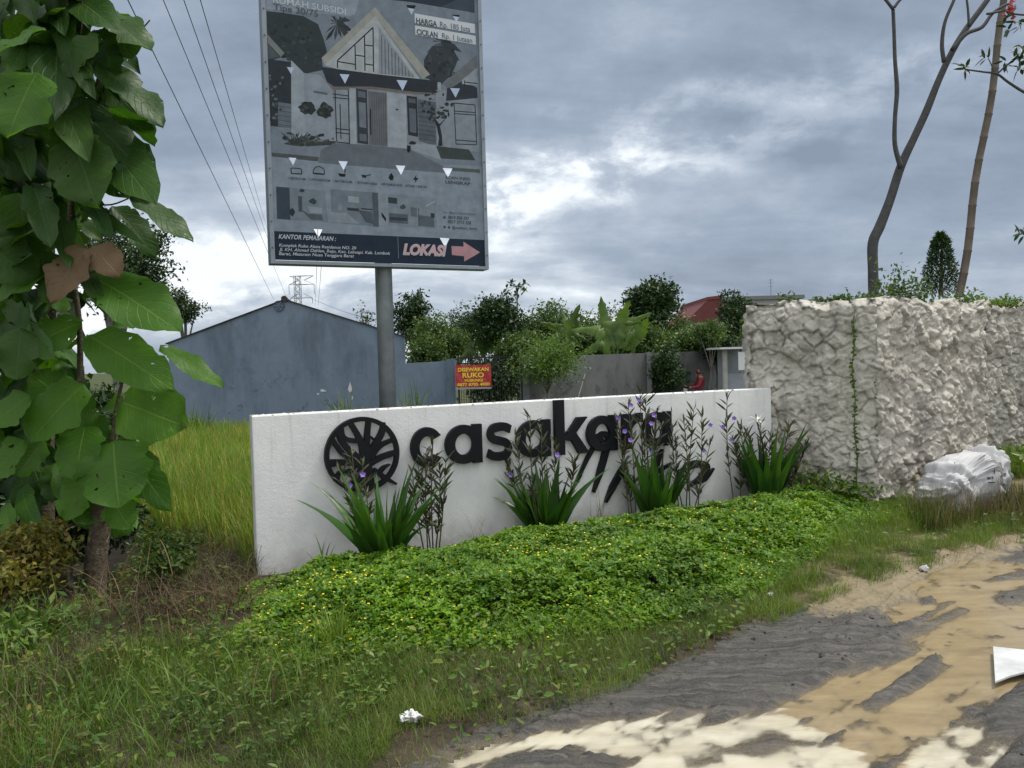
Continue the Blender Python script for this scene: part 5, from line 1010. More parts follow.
# ------------------------------------------------------------------ trees and shrubs farther off
def clump_leaves(rng, blobs, n, L, k=26, sig=.5, ratio=.5, hq=False, up=.7):
    blobs = np.array(blobs, float); w = blobs[:, 3] * blobs[:, 4] * blobs[:, 5]; w = w ** .75; m = max(1, n // k); bi = rng.choice(len(blobs), m, p=w / w.sum()); d = rnd_unit(rng, m); r = rng.random(m) ** .42
    cc = blobs[bi, :3] + d * blobs[bi, 3:6] * r[:, None]; P = np.repeat(cc, k, 0) + rng.normal(size=(m * k, 3)) * sig * np.array([1, 1, .6]); n = len(P)
    D = norm(rng.normal(size=(n, 3)) + [0, 0, -.25]); N_ = norm(rng.normal(size=(n, 3)) * .55 + [0, -.15, up]); Ls = rng.uniform(.65, 1.3, n) * L
    return leaves(P, D, N_, Ls, Ls * ratio, .15, hq)
def blobset(rng, cx, y0, y1, hw, Y, n=7, depth=1.0):
    """uneven crown filling a box seen at pixels cx +- hw, y0..y1, at distance Y"""
    s = Y / FPX; c = at(cx, (y0 + y1) / 2, Y); H = (y1 - y0) * s / 2; W = hw * s; out = []
    for k in range(n):
        f = rng.uniform(.36, .58); a = rng.uniform(0, 6.283); r = rng.uniform(.25, 1) * (1 - f)
        out.append((c.x + math.cos(a) * r * W, c.y + rng.uniform(-.6, .6) * W * depth, c.z + math.sin(a) * r * H, W * f, W * f * depth, H * f))
    out.append((c.x, c.y, c.z, W * .6, W * .6 * depth, H * .6)); return out
def tree(name, label, cat, cx, y0, y1, hw, Y, mat, n, L, seed, group=None, base=-.52, trunk=.12, bx=None, k=26, sig=None, ratio=.5, nb=7, trunkmat=None, up=.7, low=None):
    rng = np.random.default_rng(seed); B = blobset(rng, cx, y0, y1, hw, Y, nb); c = at(cx if bx is None else bx, y1, Y); root = empty(name, (c.x, c.y, base), label, cat, group); mb = MB(); f = Vector((c.x, c.y, base))
    top = Vector((B[-1][0], B[-1][1], B[-1][2])); fork = f.lerp(top, .55); fork.x += rng.uniform(-.1, .1); c1 = curve([f, f.lerp(fork, .5) + Vector((rng.uniform(-.1, .1), 0, 0)), fork, top], 4); mb.tube(c1, lerps([trunk, trunk * .8, trunk * .6, trunk * .25], len(c1)), 7)
    for q in B[:-1]:
        e = Vector(q[:3]); mb.tube(curve([fork, fork.lerp(e, .5) + Vector((0, 0, .1)), e], 3), lerps([trunk * .5, trunk * .15], 7), 5)
    mb.build('trunk' if trunk > .03 else 'stem', trunkmat or M_GREYBARK, root, True); s = Y / FPX
    V, F = clump_leaves(rng, B, n, L, k, sig or hw * s * .13, ratio, up=up)
    if low is not None: V = V.copy()
    mesh_np('crown', V, F, mat, parent=root); return root
FAR = 'trees and shrubs beyond the wall'
tree('feathery_tree', 'dark fine-leaved tree behind the huge leaves on the left', 'tree', 118, 195, 330, 58, 15, M_DARK, 10400, 0.088, 1, FAR, nb=9)
tree('small_tree', 'small dark tree beside the left eave of the blue gable', 'tree', 186, 284, 330, 24, 33, M_DARK, 3000, 0.136, 2, FAR)
tree('round_tree', 'sparse round-leaved grey-green tree just right of the billboard pole', 'tree', 412, 284, 352, 26, 36, M_DARK, 4000, 0.177, 3, FAR, nb=6)
tree('bare_tree', 'nearly leafless twiggy tree just left of the billboard pole', 'tree', 366, 292, 345, 12, 38, M_DARK, 320, 0.136, 4, FAR, k=6)
tree('leafy_tree', 'bushy mid green tree over the end of the blue boundary wall', 'tree', 440, 312, 372, 38, 33, M_MIDL, 8400, 0.136, 5, FAR)
tree('dark_tree', 'dark rounded tree left of the papaya', 'tree', 497, 288, 350, 34, 30, M_DARK, 7200, 0.150, 6, FAR)
tree('leafy_tree', 'broad mid green tree in the middle of the far trees', 'tree', 545, 296, 372, 44, 32, M_MIDL, 10400, 0.136, 7, FAR, nb=9)
tree('spreading_tree', 'tall dark tree with tufted outline against the sky', 'tree', 652, 277, 330, 36, 30, M_DARK, 5200, 0.204, 8, FAR, nb=10, k=14)
tree('leafy_tree', 'mid green tree behind the upright banana leaf', 'tree', 590, 308, 372, 40, 30, M_MIDL, 8400, 0.136, 9, FAR)
tree('dark_tree', 'dark tree in front of the pale far house', 'tree', 666, 312, 372, 40, 31, M_MIDL, 8400, 0.136, 10, FAR)
tree('hanging_shrub', 'light green shrub spilling over the left end of the grey wall', 'shrub', 548, 334, 388, 34, 21.6, M_LITE, 5600, .09, 11, FAR, trunk=.03, nb=14, sig=.30, k=20)
tree('dark_shrub', 'dark dense shrub in front of the grey concrete wall', 'shrub', 663, 338, 404, 27, 24.5, M_DARK, 5200, .11, 12, FAR, trunk=.04)
tree('young_tree', 'slim young tree with bare pale trunk beside the scooter', 'tree', 707, 314, 350, 22, 25.3, M_MIDL, 3400, 0.088, 13, FAR, trunk=.045, bx=709, trunkmat=plain('pale_bark', (.26, .25, .23), .9, 0, .2, 20))
tree('conical_tree', 'dark dense upright tree beside the stone wall', 'tree', 738, 282, 346, 20, 28, M_DARK, 8400, 0.116, 14, FAR, nb=9)
tree('pale_shrub', 'pale creeper hanging beside the kiosk roof', 'shrub', 741, 318, 350, 6, 24.2, M_LITE, 340, .09, 15, FAR, trunk=.02)
tree('dark_shrub', 'dark shrub mass behind the grey lichened trunk', 'shrub', 6, 300, 590, 84, 8.2, M_DARK, 11000, .11, 16, None, trunk=.05, nb=12)
tree('dark_shrub', 'low dark shrub added to darken the hollow behind the blotched trunk', 'shrub', 74, 440, 580, 66, 7.2, M_DARK, 8000, .08, 26, None, trunk=.03, nb=9)  # shrub added so that the hollow looks dark
tree('dark_shrub', 'dark thicket seen through the gate bars behind the red banner', 'shrub', 492, 352, 410, 46, 28.6, M_DARK, 5000, .16, 27, FAR, trunk=.04)
tree('low_shrub', 'low dark shrub on the field edge behind the leafy tree', 'shrub', 105, 375, 470, 42, 9.6, M_DARK, 3600, .09, 17, None, trunk=.03)
tree('olive_shrub', 'olive yellowing shrub on the left verge by the ditch', 'shrub', 22, 505, 610, 62, 5.3, M_OLIVE, 5200, .055, 18, None, base=-.1, trunk=.02, nb=9, sig=.07)
tree('weedy_shrub', 'bright small-leaved weed growing on the far ditch bank', 'shrub', 165, 525, 580, 44, 6.4, M_WEED, 2200, .05, 19, None, base=-.3, trunk=.012, sig=.06)
tree('green_shrub', 'green leafy weed clump at the left edge of the photo', 'shrub', 26, 590, 690, 52, 4.4, M_WEED, 1900, .07, 20, None, base=0, trunk=.012, sig=.06, ratio=.4)
for i, (cx, y0, y1, hw, Y, mt, lb) in enumerate(((430, 330, 380, 30, 25, M_MIDL, 'mid green shrub rising just over the blue boundary wall'), (515, 322, 372, 34, 23, M_MIDL, 'soft green shrub behind the gate top'), (470, 300, 372, 30, 31, M_DARK, 'dark tree filling the gap right of the billboard foot'), (572, 318, 374, 34, 22, M_MIDL, 'green shrub between two banana plants'), (640, 322, 374, 36, 21.5, M_MIDL, 'green shrub below the tall dark tree'), (694, 318, 372, 34, 22, M_MIDL, 'green shrub hiding the foot of the red-roofed house'), (605, 296, 360, 30, 32, M_DARK, 'distant dark tree behind the banana leaves'), (718, 316, 366, 22, 20, M_DARK, 'dark shrub at the foot of the upright dark tree'))):
    Y += 6
    tree('leafy_shrub' if hw < 32 or y0 > 310 else 'leafy_tree', lb, 'shrub' if y0 > 310 else 'tree', cx, y0, y1, hw, Y, mt, 6000, .14, 60 + i, FAR, nb=10, trunk=.05)
def papaya():
    c = at(517, 296, 35); root = empty('papaya_tree', (c.x, c.y, -.52), 'thin papaya top standing above the dark rounded tree', 'tree', FAR); mb = MB(); top = at(516, 286, 35); mb.tube([(c.x, c.y, -.5), c, top], .035, 6); rng = np.random.default_rng(5); tips = []
    for k in range(9):
        a = k * .7; e = top + Vector((math.cos(a) * .45, math.sin(a) * .4, .12 - .2 * (k % 3))); mb.tube([top, e], .012, 4); tips.append(e)
    mb.build('trunk', M_GREYBARK, root); P = np.repeat(np.array([tuple(e) for e in tips]), 6, 0); n = len(P); V, F = leaves(P, norm(rng.normal(size=(n, 3))), norm(rng.normal(size=(n, 3)) * .4 + [0, -.3, 1]), np.full(n, .3), np.full(n, .16), .1); mesh_np('crown', V, F, M_DARK, parent=root)
papaya()
def banana(label, cx, by, Y, specs, seed, mat=M_LITE):
    b = at(cx, by, Y); root = empty('banana_plant', (b.x, b.y, -.52), label, 'plant', 'banana plants beyond the wall'); rng = np.random.default_rng(seed); mb = MB(); mb.tube([(b.x, b.y, -.52), tuple(b)], [.18, .13], 9); mb.build('stem', plain('banana_stem', (.16, .17, .07), .7, 0, .3, 9), root, True); S = []
    for mx, my, tx, ty, w in specs:
        m = at(mx, my, Y + rng.uniform(-.4, .4)); t = at(tx, ty, m.y + rng.uniform(-.5, .5)); L = [b, b.lerp(m, .5), m, t]; c = curve(L, 9); W = w * Y / FPX * 1.15; V = []; nv = len(c); d = (t - b).normalized(); side = d.cross(Vector((rng.uniform(-.4, .4), -1, .25))).normalized(); up = side.cross(d)
        for i, q in enumerate(c):
            f = i / (nv - 1); hw = W * .5 * (0.06 if f < .22 else max(.02, math.sin(math.pi * ((f - .22) / .78) ** .8) ** .6)); tear = 1 + rng.uniform(-.55, .12)
            V += [q - side * hw * tear - up * hw * .35, q + up * .02, q + side * hw * tear - up * hw * .35]
        S.append((V, [(3 * i + j, 3 * i + j + 1, 3 * i + j + 4, 3 * i + j + 3) for i in range(nv - 1) for j in (0, 1)]))
    mb = MB()
    for V, F in S: mb.add(V, F)
    mb.build('leaves', mat, root, True)
banana('banana plant with pale upright leaves behind the gate banner', 487, 366, 30, [(494, 330, 492, 306, 14), (500, 325, 504, 300, 12), (478, 340, 462, 348, 12), (505, 345, 528, 352, 14), (470, 350, 450, 372, 12), (512, 340, 522, 370, 12), (482, 335, 472, 318, 12)], 3, M_MIDL)
banana('banana plant with one tall upright leaf above the grey wall', 616, 360, 25.5, [(606, 320, 601, 296, 15), (596, 330, 570, 330, 14), (626, 325, 652, 312, 14), (632, 335, 634, 370, 12), (610, 325, 640, 322, 14), (600, 345, 578, 356, 12), (640, 330, 648, 318, 14), (622, 318, 630, 300, 14)], 4)
banana('banana plant with drooping grey-green leaves left of the grey wall shrub', 566, 368, 26.5, [(560, 330, 540, 322, 14), (572, 325, 580, 304, 14), (575, 335, 596, 345, 13), (555, 340, 530, 350, 13), (570, 330, 560, 308, 13)], 6, M_MIDL)

# ------------------------------------------------------------------ growing on top of the stone wall
def frangipani():
    A = lambda x, y, d=8.9: at(x, y, d); b = A(874, 300); root = empty('bare_tree', b, 'crooked bare-branched grey tree rising from the stone wall top', 'tree'); mb = MB(); bark = plain('frangipani_bark', (.052, .053, .053), .85, 0, .35, 16, .5)
    for P, r in (([(874, 304), (873, 270), (873, 243), (880, 226), (890, 200), (901, 166), (914, 138), (926, 112), (938, 82), (950, 56), (964, 32), (986, 2), (1004, -24)], [5.2, 4.8, 5.0, 4.9, 4.3, 4.2, 3.6, 3.7, 3.2, 3.1, 2.8, 2.6, 2]), ([(901, 168), (895, 145), (895, 118), (897, 90), (895, 60), (894, 30), (893, 8)], [2.6, 2.2, 2.0, 2.2, 1.8, 1.7, 1.7]), ([(893, 9), (884, -2), (876, -8)], [1.6, 1.4, 1.2]), ([(893, 9), (900, 0), (908, -5)], [1.6, 1.3, 1.1]), ([(944, 62), (942, 44), (945, 22), (954, 0), (958, -12)], [2.1, 1.9, 1.6, 1.4, 1.2]), ([(952, 50), (966, 34), (982, 27), (992, 14), (1003, 6), (1012, 3)], [2.2, 2.0, 1.9, 1.5, 1.2, 1]), ([(969, 26), (968, 10), (966, -6)], [1.3, 1.1, 1]), ([(987, 14), (997, 12), (1006, 10)], [1.2, 1.1, .9])):
        c = curve([A(x, y, 8.9 + (0 if i == 0 else .02 * i)) for i, (x, y) in enumerate(P)], 5); mb.tube(c, [q * 8.9 / FPX for q in lerps(r, len(c))], 10)
    mb.build('trunk', bark, root, True)
    A = lambda x, y, d=8.2: at(x, y, d); b = A(1120, 330, 8.2); r2 = empty('flowering_tree', b, 'tree outside the right edge whose leafy twigs and red flowers reach into view', 'tree'); mb = MB()
    for P, r in (([(1110, 420), (1100, 250), (1080, 140), (1060, 110)], [6, 5, 3.5, 2.4]), ([(1060, 110), (1040, 98), (1024, 92), (1008, 82), (997, 74), (984, 72), (970, 70), (966, 69)], [2.2, 1.7, 1.4, 1.2, 1.1, .9, .8, .6]), ([(997, 74), (1006, 66), (1014, 60), (1024, 56)], [.9, .8, .7, .6]), ([(994, 72), (991, 64), (988, 58)], [.6, .5, .4]), ([(1080, 140), (1070, 60), (1040, 20), (1014, 14)], [3, 2, 1.2, .8]), ([(1060, 80), (1036, 60), (1020, 62)], [1.4, 1, .6]), ([(1100, 250), (1060, 235), (1024, 232)], [2, 1.2, .6])):
        c = curve([A(x, y) for x, y in P], 4); mb.tube(c, [q * 8.2 / FPX for q in lerps(r, len(c))], 7)
    mb.build('trunk', bark, r2, True); rng = np.random.default_rng(7); pos = []
    for x, y, s, k in ((966, 69, 5, 9), (988, 57, 4, 7), (1006, 62, 5, 9), (1020, 58, 6, 10), (1012, 14, 6, 10), (1020, 24, 5, 10), (1022, 50, 8, 8), (1022, 232, 4, 10), (1022, 70, 5, 8), (1008, 30, 3, 4)):
        pos += [tuple(at(x + rng.normal() * s * .5, y + rng.normal() * s * .5, 8.2 + rng.uniform(-.06, .06))) for _ in range(k)]
    P = np.array(pos); n = len(P); V, F = leaves(P, norm(rng.normal(size=(n, 3)) + [-.3, 0, .1]), norm(rng.normal(size=(n, 3)) * .5 + [0, -.6, .6]), rng.uniform(.08, .14, n), rng.uniform(.03, .045, n), .15, True, .1); mesh_np('leaves', V, F, M_DARK, parent=r2)
    P = np.array([tuple(at(1011 + rng.normal() * 3, 10 + rng.normal() * 5, 8.15)) for _ in range(26)]); n = len(P); V, F = leaves(P, rnd_unit(rng, n), rnd_unit(rng, n), np.full(n, .06), np.full(n, .035), .1, True); mesh_np('flowers', V, F, plain('red_petal', (.36, .05, .05), .6), parent=r2)
frangipani()
def bamboo():
    P = [at(959, 296, 9.4), at(983, 150, 9.4), at(1007, -10, 9.4), at(1016, -70, 9.4)]; d = (P[-1] - P[0]); L = d.length; n = 17; mb = MB(); pts = []; rad = []
    for k in range(n):
        q = k / (n - 1) * L; c = P[0] + d.normalized() * q + Vector((.02 * math.sin(k * .9), 0, .0))
        for o, r in ((-.012, .047), (0, .053), (.012, .047)): pts.append(c + d.normalized() * o); rad.append(r * (1 - .25 * k / n))
    mb.tube(pts, rad, 12); t = NT('bamboo'); m = t.pbr(t.ramp(t.noise(5, 5, .6), [(.3, (.085, .07, .055)), (.7, (.15, .122, .09))]), .6, t.bump(t.noise(40, 3), .2, .005), 0, .3)
    tag(mb.build('bamboo_pole', m, smooth=True), 'leaning brown bamboo pole with ring joints on the stone wall', 'pole')
bamboo()
def conifer():
    b = at(941, 297, 9.6); root = empty('conifer', b, 'small dark pointed conifer on the stone wall between tree and pole', 'tree'); mb = MB(); top = at(942, 234, 9.6); mb.tube([b, top], [.03, .008], 7); mb.build('trunk', M_BARK, root); rng = np.random.default_rng(2); n = 3400; t = rng.random(n) ** .8; H = top.z - b.z; r = .178 * np.interp(t, [0, .12, .35, .6, .85, 1], [.75, .95, 1, .85, .5, .04]) * (.75 + .4 * vnoise(t * 9, rng.random(n) * 0 + 3, 3)) * np.sqrt(rng.random(n)); a = rng.random(n) * 6.283
    P = np.stack([b.x + np.cos(a) * r, b.y + np.sin(a) * r, b.z + .04 + t * H * .96], 1); D = np.stack([np.cos(a) * .5, np.sin(a) * .5, rng.uniform(-.8, .9, n)], 1); V, F = leaves(P, D, norm(rng.normal(size=(n, 3))), rng.uniform(.035, .07, n), rng.uniform(.010, .018, n), .1); mesh_np('crown', V, F, M_DARK, parent=root)
conifer()
def creeper(name, label, pts, n, L, spread, h, mat, seed, cat='plant', sprig=0):
    """trailing plant along points on the wall top"""
    rng = np.random.default_rng(seed); c = curve(pts, 8); root = empty(name, pts[0], label, cat); mb = MB(); mb.tube(c, .006, 5); t = rng.random(n) * (len(c) - 1.01); P = np.array([tuple(c[int(q)].lerp(c[int(q) + 1], q % 1)) for q in t]); hh = h * (.35 + .9 * vnoise(P[:, 0] * 4, P[:, 1] * 0, seed)); P += rng.normal(size=(n, 3)) * [spread, spread, 0]; P[:, 2] += np.abs(rng.normal(size=n)) * hh * .6
    for k in range(sprig):
        q = Vector(P[rng.integers(n)]); e = q + Vector((rng.uniform(-.15, .15), 0, rng.uniform(.1, .24))); mb.tube([q, q.lerp(e, .5) + Vector((.02, 0, 0)), e], .003, 4); m = 14; P = np.vstack([P, [tuple(q.lerp(e, rng.random())) for _ in range(m)]])
    mb.build('stem', M_BARK, root); n = len(P); Ls = rng.uniform(.6, 1.3, n) * L; V, F = leaves(P, norm(rng.normal(size=(n, 3))), norm(rng.normal(size=(n, 3)) * .6 + [0, -.3, .9]), Ls, Ls * .55, .15, True); mesh_np('leaves', V, F, mat, parent=root)
T = lambda px, d: Vector(tuple(at(px, 296, d)[:2]) + (STOP - .02,))
creeper('wall_creeper', 'low pale creeper along the stone wall top left of the bare trunk', [T(812, 8.0), T(840, 7.9), T(872, 7.85)], 420, .045, .05, .10, M_MIDL, 3)
creeper('wall_creeper', 'higher bushy creeper on the stone wall between bare trunk and conifer', [T(880, 7.95), T(905, 8.1), T(930, 8.4)], 620, .05, .07, .26, M_MIDL, 5, sprig=4)
creeper('wall_creeper', 'bright creeper trailing over the stone wall right of the bamboo pole', [T(945, 8.55), T(970, 8.75), T(1000, 9.2), T(1020, 9.6)], 760, .045, .07, .12, M_LITE, 7, sprig=2)
creeper('small_weed', 'tiny lone weed on the left end of the stone wall top', [T(778, 8.05), T(788, 8.0), T(796, 8.0)], 70, .05, .02, .10, M_MIDL, 9)
def climbing_vine():
    q = [onplane(x, y, SA, Vector((SB.y - SA.y, -(SB.x - SA.x), 0))) for x, y in ((853, 318), (854, 345), (852, 372), (855, 400), (854, 430), (857, 455), (856, 485))]; n_ = Vector((SB.y - SA.y, -(SB.x - SA.x), 0)).normalized(); q = [p + n_ * .075 for p in q]
    c = curve(q, 6); root = empty('climbing_vine', q[-1], 'thin green vine climbing the stone wall left of its corner', 'vine'); mb = MB(); mb.tube(c, .005, 5); mb.build('stem', M_WEED, root); rng = np.random.default_rng(3); n = 150; t = rng.random(n) * (len(c) - 1.01); P = np.array([tuple(c[int(a)].lerp(c[int(a) + 1], a % 1)) for a in t]); V, F = leaves(P, norm(rng.normal(size=(n, 3)) * [1, 1, 1] + np.array(n_) * .4), norm(rng.normal(size=(n, 3)) * .4 + np.array(n_)), rng.uniform(.02, .045, n), rng.uniform(.015, .03, n), .1, True); mesh_np('leaves', V, F, M_LITE, parent=root)
climbing_vine()
creeper('trailing_plant', 'yellow-leaved trailing plant at the foot of the stone wall', [at(790, 485, 7.6), at(830, 487, 7.5), at(866, 492, 7.4)], 520, .055, .10, .14, M_WEED, 13)
# ------------------------------------------------------------------ buildings and walls beyond the field
def stained(name, c, dark, sc=1.2, bump=.3):
    t = NT(name); o = t.obj(); mp = t.n('ShaderNodeMapping', {'Vector': o, 'Scale': (1, 1, .35)}).outputs[0]; a = t.mr(t.noise(sc, 7, .65, mp), .45, .68, 0, .8); col = t.mix(a, t.ramp(t.noise(3, 6, .6, o), [(.3, tuple(x * .85 for x in c)), (.7, c)]), dark)
    b = t.mr(t.noise(2.2, 8, .7, o), .56, .62, 0, .55); z = t.n('ShaderNodeSeparateXYZ', {0: o}).outputs[2]; col = t.mix(t.math('MULTIPLY', b, t.mr(z, .2, 2.2, 1, .15)), col, tuple(x * .6 for x in dark))
    return t.pbr(col, .9, t.bump(t.noise(40, 4), bump, .01), 0, .2)
M_BLUE = stained('blue_render', (.18, .232, .305), (.10, .128, .165), .9)
M_CONC = stained('grey_concrete', (.15, .155, .16), (.06, .065, .065), .8)
M_TILE = plain('brown_tile', (.045, .033, .031), .85, 0, .3, 5)
FZ = -.52
def warehouse():
    Y = 24.0; L = at(152, 340, Y); Rr = at(405, 337, Y); ridge = at(285, 300, Y); xl, xr = 2 * ridge.x - Rr.x, Rr.x; ze = Rr.z; root = empty('gabled_house', (ridge.x, Y, FZ), 'long blue-grey rendered building with a low gable and brown roof edge', 'building')
    mb = MB(); mb.slab([(xl, Y, FZ), (xr, Y, FZ), (xr, Y, ze), (ridge.x, Y, ridge.z), (xl, Y, ze)], (-2.2, 11, 0)); mb.build('wall', M_BLUE, root)
    mb = MB(); zt = .035; o = .06
    sl = (ridge.z - ze) / (xr - ridge.x)
    for s, xe in ((1, xr + o), (-1, xl - o)):
        zz = ridge.z - sl * abs(xe - ridge.x); mb.slab([(ridge.x, Y - o, ridge.z + .004), (xe, Y - o, zz + .004), (xe, Y - o, zz + zt), (ridge.x, Y - o, ridge.z + zt)], (-2.26, 11.3, 0))
    mb.tube([(ridge.x, Y - o - .03, ridge.z + zt), (ridge.x - 2.2, Y + 11, ridge.z + zt)], .10, 8); mb.build('roof', M_TILE, root)
    c = at(279, 306, Y); v = MB(); v.tube([(c.x, Y - .04, c.z), (c.x, Y + .02, c.z)], .17, 20); vv = v.build('vent', plain('vent_blue', (.07, .10, .15), .8), root)
    mb = MB()
    for k in range(6):
        a = k * 1.047; mb.bar((c.x, Y - .05, c.z), (c.x + math.cos(a) * .15, Y - .05, c.z + math.sin(a) * .15), .02)
    mb.build('vent_grille', M_BLUE, vv)
    mb = MB()
    for x, y, w, h in ((350, 388, .10, .3), (323, 391, .22, .10), (352, 398, .07, .16), (318, 394, .1, .06)):
        q = at(x, y, Y - .006); rr = random.Random(x); mb.slab([(q.x + math.cos(i * .7) * w * .6 * rr.uniform(.3, 1.2), Y - .004, q.z + math.sin(i * .7) * h * .6 * rr.uniform(.3, 1.2)) for i in range(9)], (0, -.006, 0))
    mb.build('peeled_paint', plain('bare_plaster', (.55, .56, .56), .9, 0, .2, 9), root)['kind'] = 'stuff'
warehouse()
def side_walls():
    Y = 22.0; a = at(392, 364, Y); b = at(447, 361, Y); mb = MB(); mb.slab([(a.x, Y, FZ), (b.x, Y, FZ), (b.x, Y, b.z), (a.x, Y, a.z)], (0, .15, 0)); w = mb.build('boundary_wall', M_BLUE); tag(w, 'blue-grey boundary wall between the gabled building and the gate', 'wall')
    p = at(451, 361, Y); mb = MB(); mb.box((p.x, Y - .06, (p.z + .06 + FZ) / 2), (.24, .34, p.z + .06 - FZ)); mb.build('pillar', stained('blue_pillar', (.13, .175, .235), (.08, .11, .15)), w)
    # gate
    Y = 21.6; g0 = at(458, 358, Y); g1 = at(521, 357, Y); gz = g0.z; root = empty('metal_gate', ((g0.x + g1.x) / 2, Y, FZ), 'black barred metal gate with a red banner on it', 'gate'); bm_ = plain('black_iron', (.012, .013, .014), .6, .2)
    mb = MB(); xm = (g0.x * .58 + g1.x * .42)
    for x in (g0.x, xm, g1.x): mb.box((x, Y, (gz + FZ) / 2), (.05, .05, gz - FZ))
    for z in (gz, gz - .16, FZ + .2): mb.box(((g0.x + g1.x) / 2, Y + .003, z), (g1.x - g0.x, .035, .035))
    mb.build('frame', bm_, root); mb = MB(); n = 26
    for k in range(1, n):
        x = g0.x + (g1.x - g0.x) * k / n; mb.box((x, Y + .006, (gz + .05 + FZ + .2) / 2), (.014, .014, gz + .05 - FZ - .2))
    o = mb.build('bars', bm_, root)
    a = at(455, 365, Y - .1); b = at(491.5, 386, Y - .1); ban = tag(MB().build('banner', []) if False else None or empty('banner', ((a.x + b.x) / 2, Y - .1, b.z), 'red rental banner with yellow lettering tied to the black gate', 'banner')); mb = MB(); V = []; F = []; nx, nz = 16, 8
    for j in range(nz + 1):
        for i in range(nx + 1): V.append((a.x + (b.x - a.x) * i / nx, Y - .1 + .012 * math.sin(i * 1.3 + j) , b.z + (a.z - b.z) * j / nz - .02 * math.sin(i / nx * 3.14)))
    F = [(j * (nx + 1) + i, j * (nx + 1) + i + 1, (j + 1) * (nx + 1) + i + 1, (j + 1) * (nx + 1) + i) for j in range(nz) for i in range(nx)]
    mb.add(V, F); mb.build('sheet', plain('red_vinyl', (.42, .035, .04), .5, 0, .12, 3), ban); ym = plain('yellow_print', (.85, .62, .05), .6); W = b.x - a.x; H = a.z - b.z
    for s, u0, u1, v, h, in (('DISEWAKAN', .08, .93, .72, .17), ('RUKO', .2, .8, .44, .22), ('HUBUNGI', .26, .76, .25, .12), ('0877 8705 4800', .05, .95, .06, .13)):
        me = text_mesh(s, .03); nv = len(me.vertices); co = np.zeros(nv * 3, np.float32); me.vertices.foreach_get('co', co); co = co.reshape(-1, 3).copy(); lo, hi = co[:, 0].min(), co[:, 0].max(); x = a.x + W * (u0 + (co[:, 0] - lo) / (hi - lo) * (u1 - u0)); z = b.z + H * (v + co[:, 1] / .72 * h) - .015; out = np.stack([x, np.full(nv, Y - .122), z], 1).astype(np.float32); me.vertices.foreach_set('co', out.ravel()); me.update(); o = link('lettering', me, ym, ban)
    mb = MB(); mb.box(((a.x + b.x) / 2, Y - .1, b.z - .05), (W, .02, .05)); mb.build('bottom_batten', plain('grey_batten', (.30, .31, .32), .7), ban)
    # grey concrete wall
    Y = 22.0; a = at(524, 357, Y); b = at(738, 350, 27.0); mb = MB(); mb.slab([(a.x, Y, FZ), (b.x, 27.0, FZ), (b.x, 27.0, b.z), (a.x, Y, a.z)], (0, .14, 0)); w = mb.build('concrete_wall', M_CONC); tag(w, 'long grey weathered concrete wall below the banana plants', 'wall')
    mb = MB(); d = Vector((b.x - a.x, 27.0 - Y, 0)); 
    for t_, wd in ((.0, .26), (.53, .16)):
        q = Vector((a.x, Y, 0)) + d * t_; z = a.z + (b.z - a.z) * t_; mb.box((q.x, q.y - .03, (z + .02 + FZ) / 2), (wd, .2, z + .02 - FZ))
    mb.build('pier', plain('grey_pier', (.19, .20, .21), .9, 0, .25, 5), w)
    mb = MB(); q0 = at(578, 398, 22.6); q1 = at(585, 374, 23.0); mb.tube([q0, q1], .016, 6); tag(mb.build('leaning_stick', plain('pale_wood', (.26, .25, .22), .8)), 'pale stick leaning on the grey concrete wall', 'stick')
side_walls()
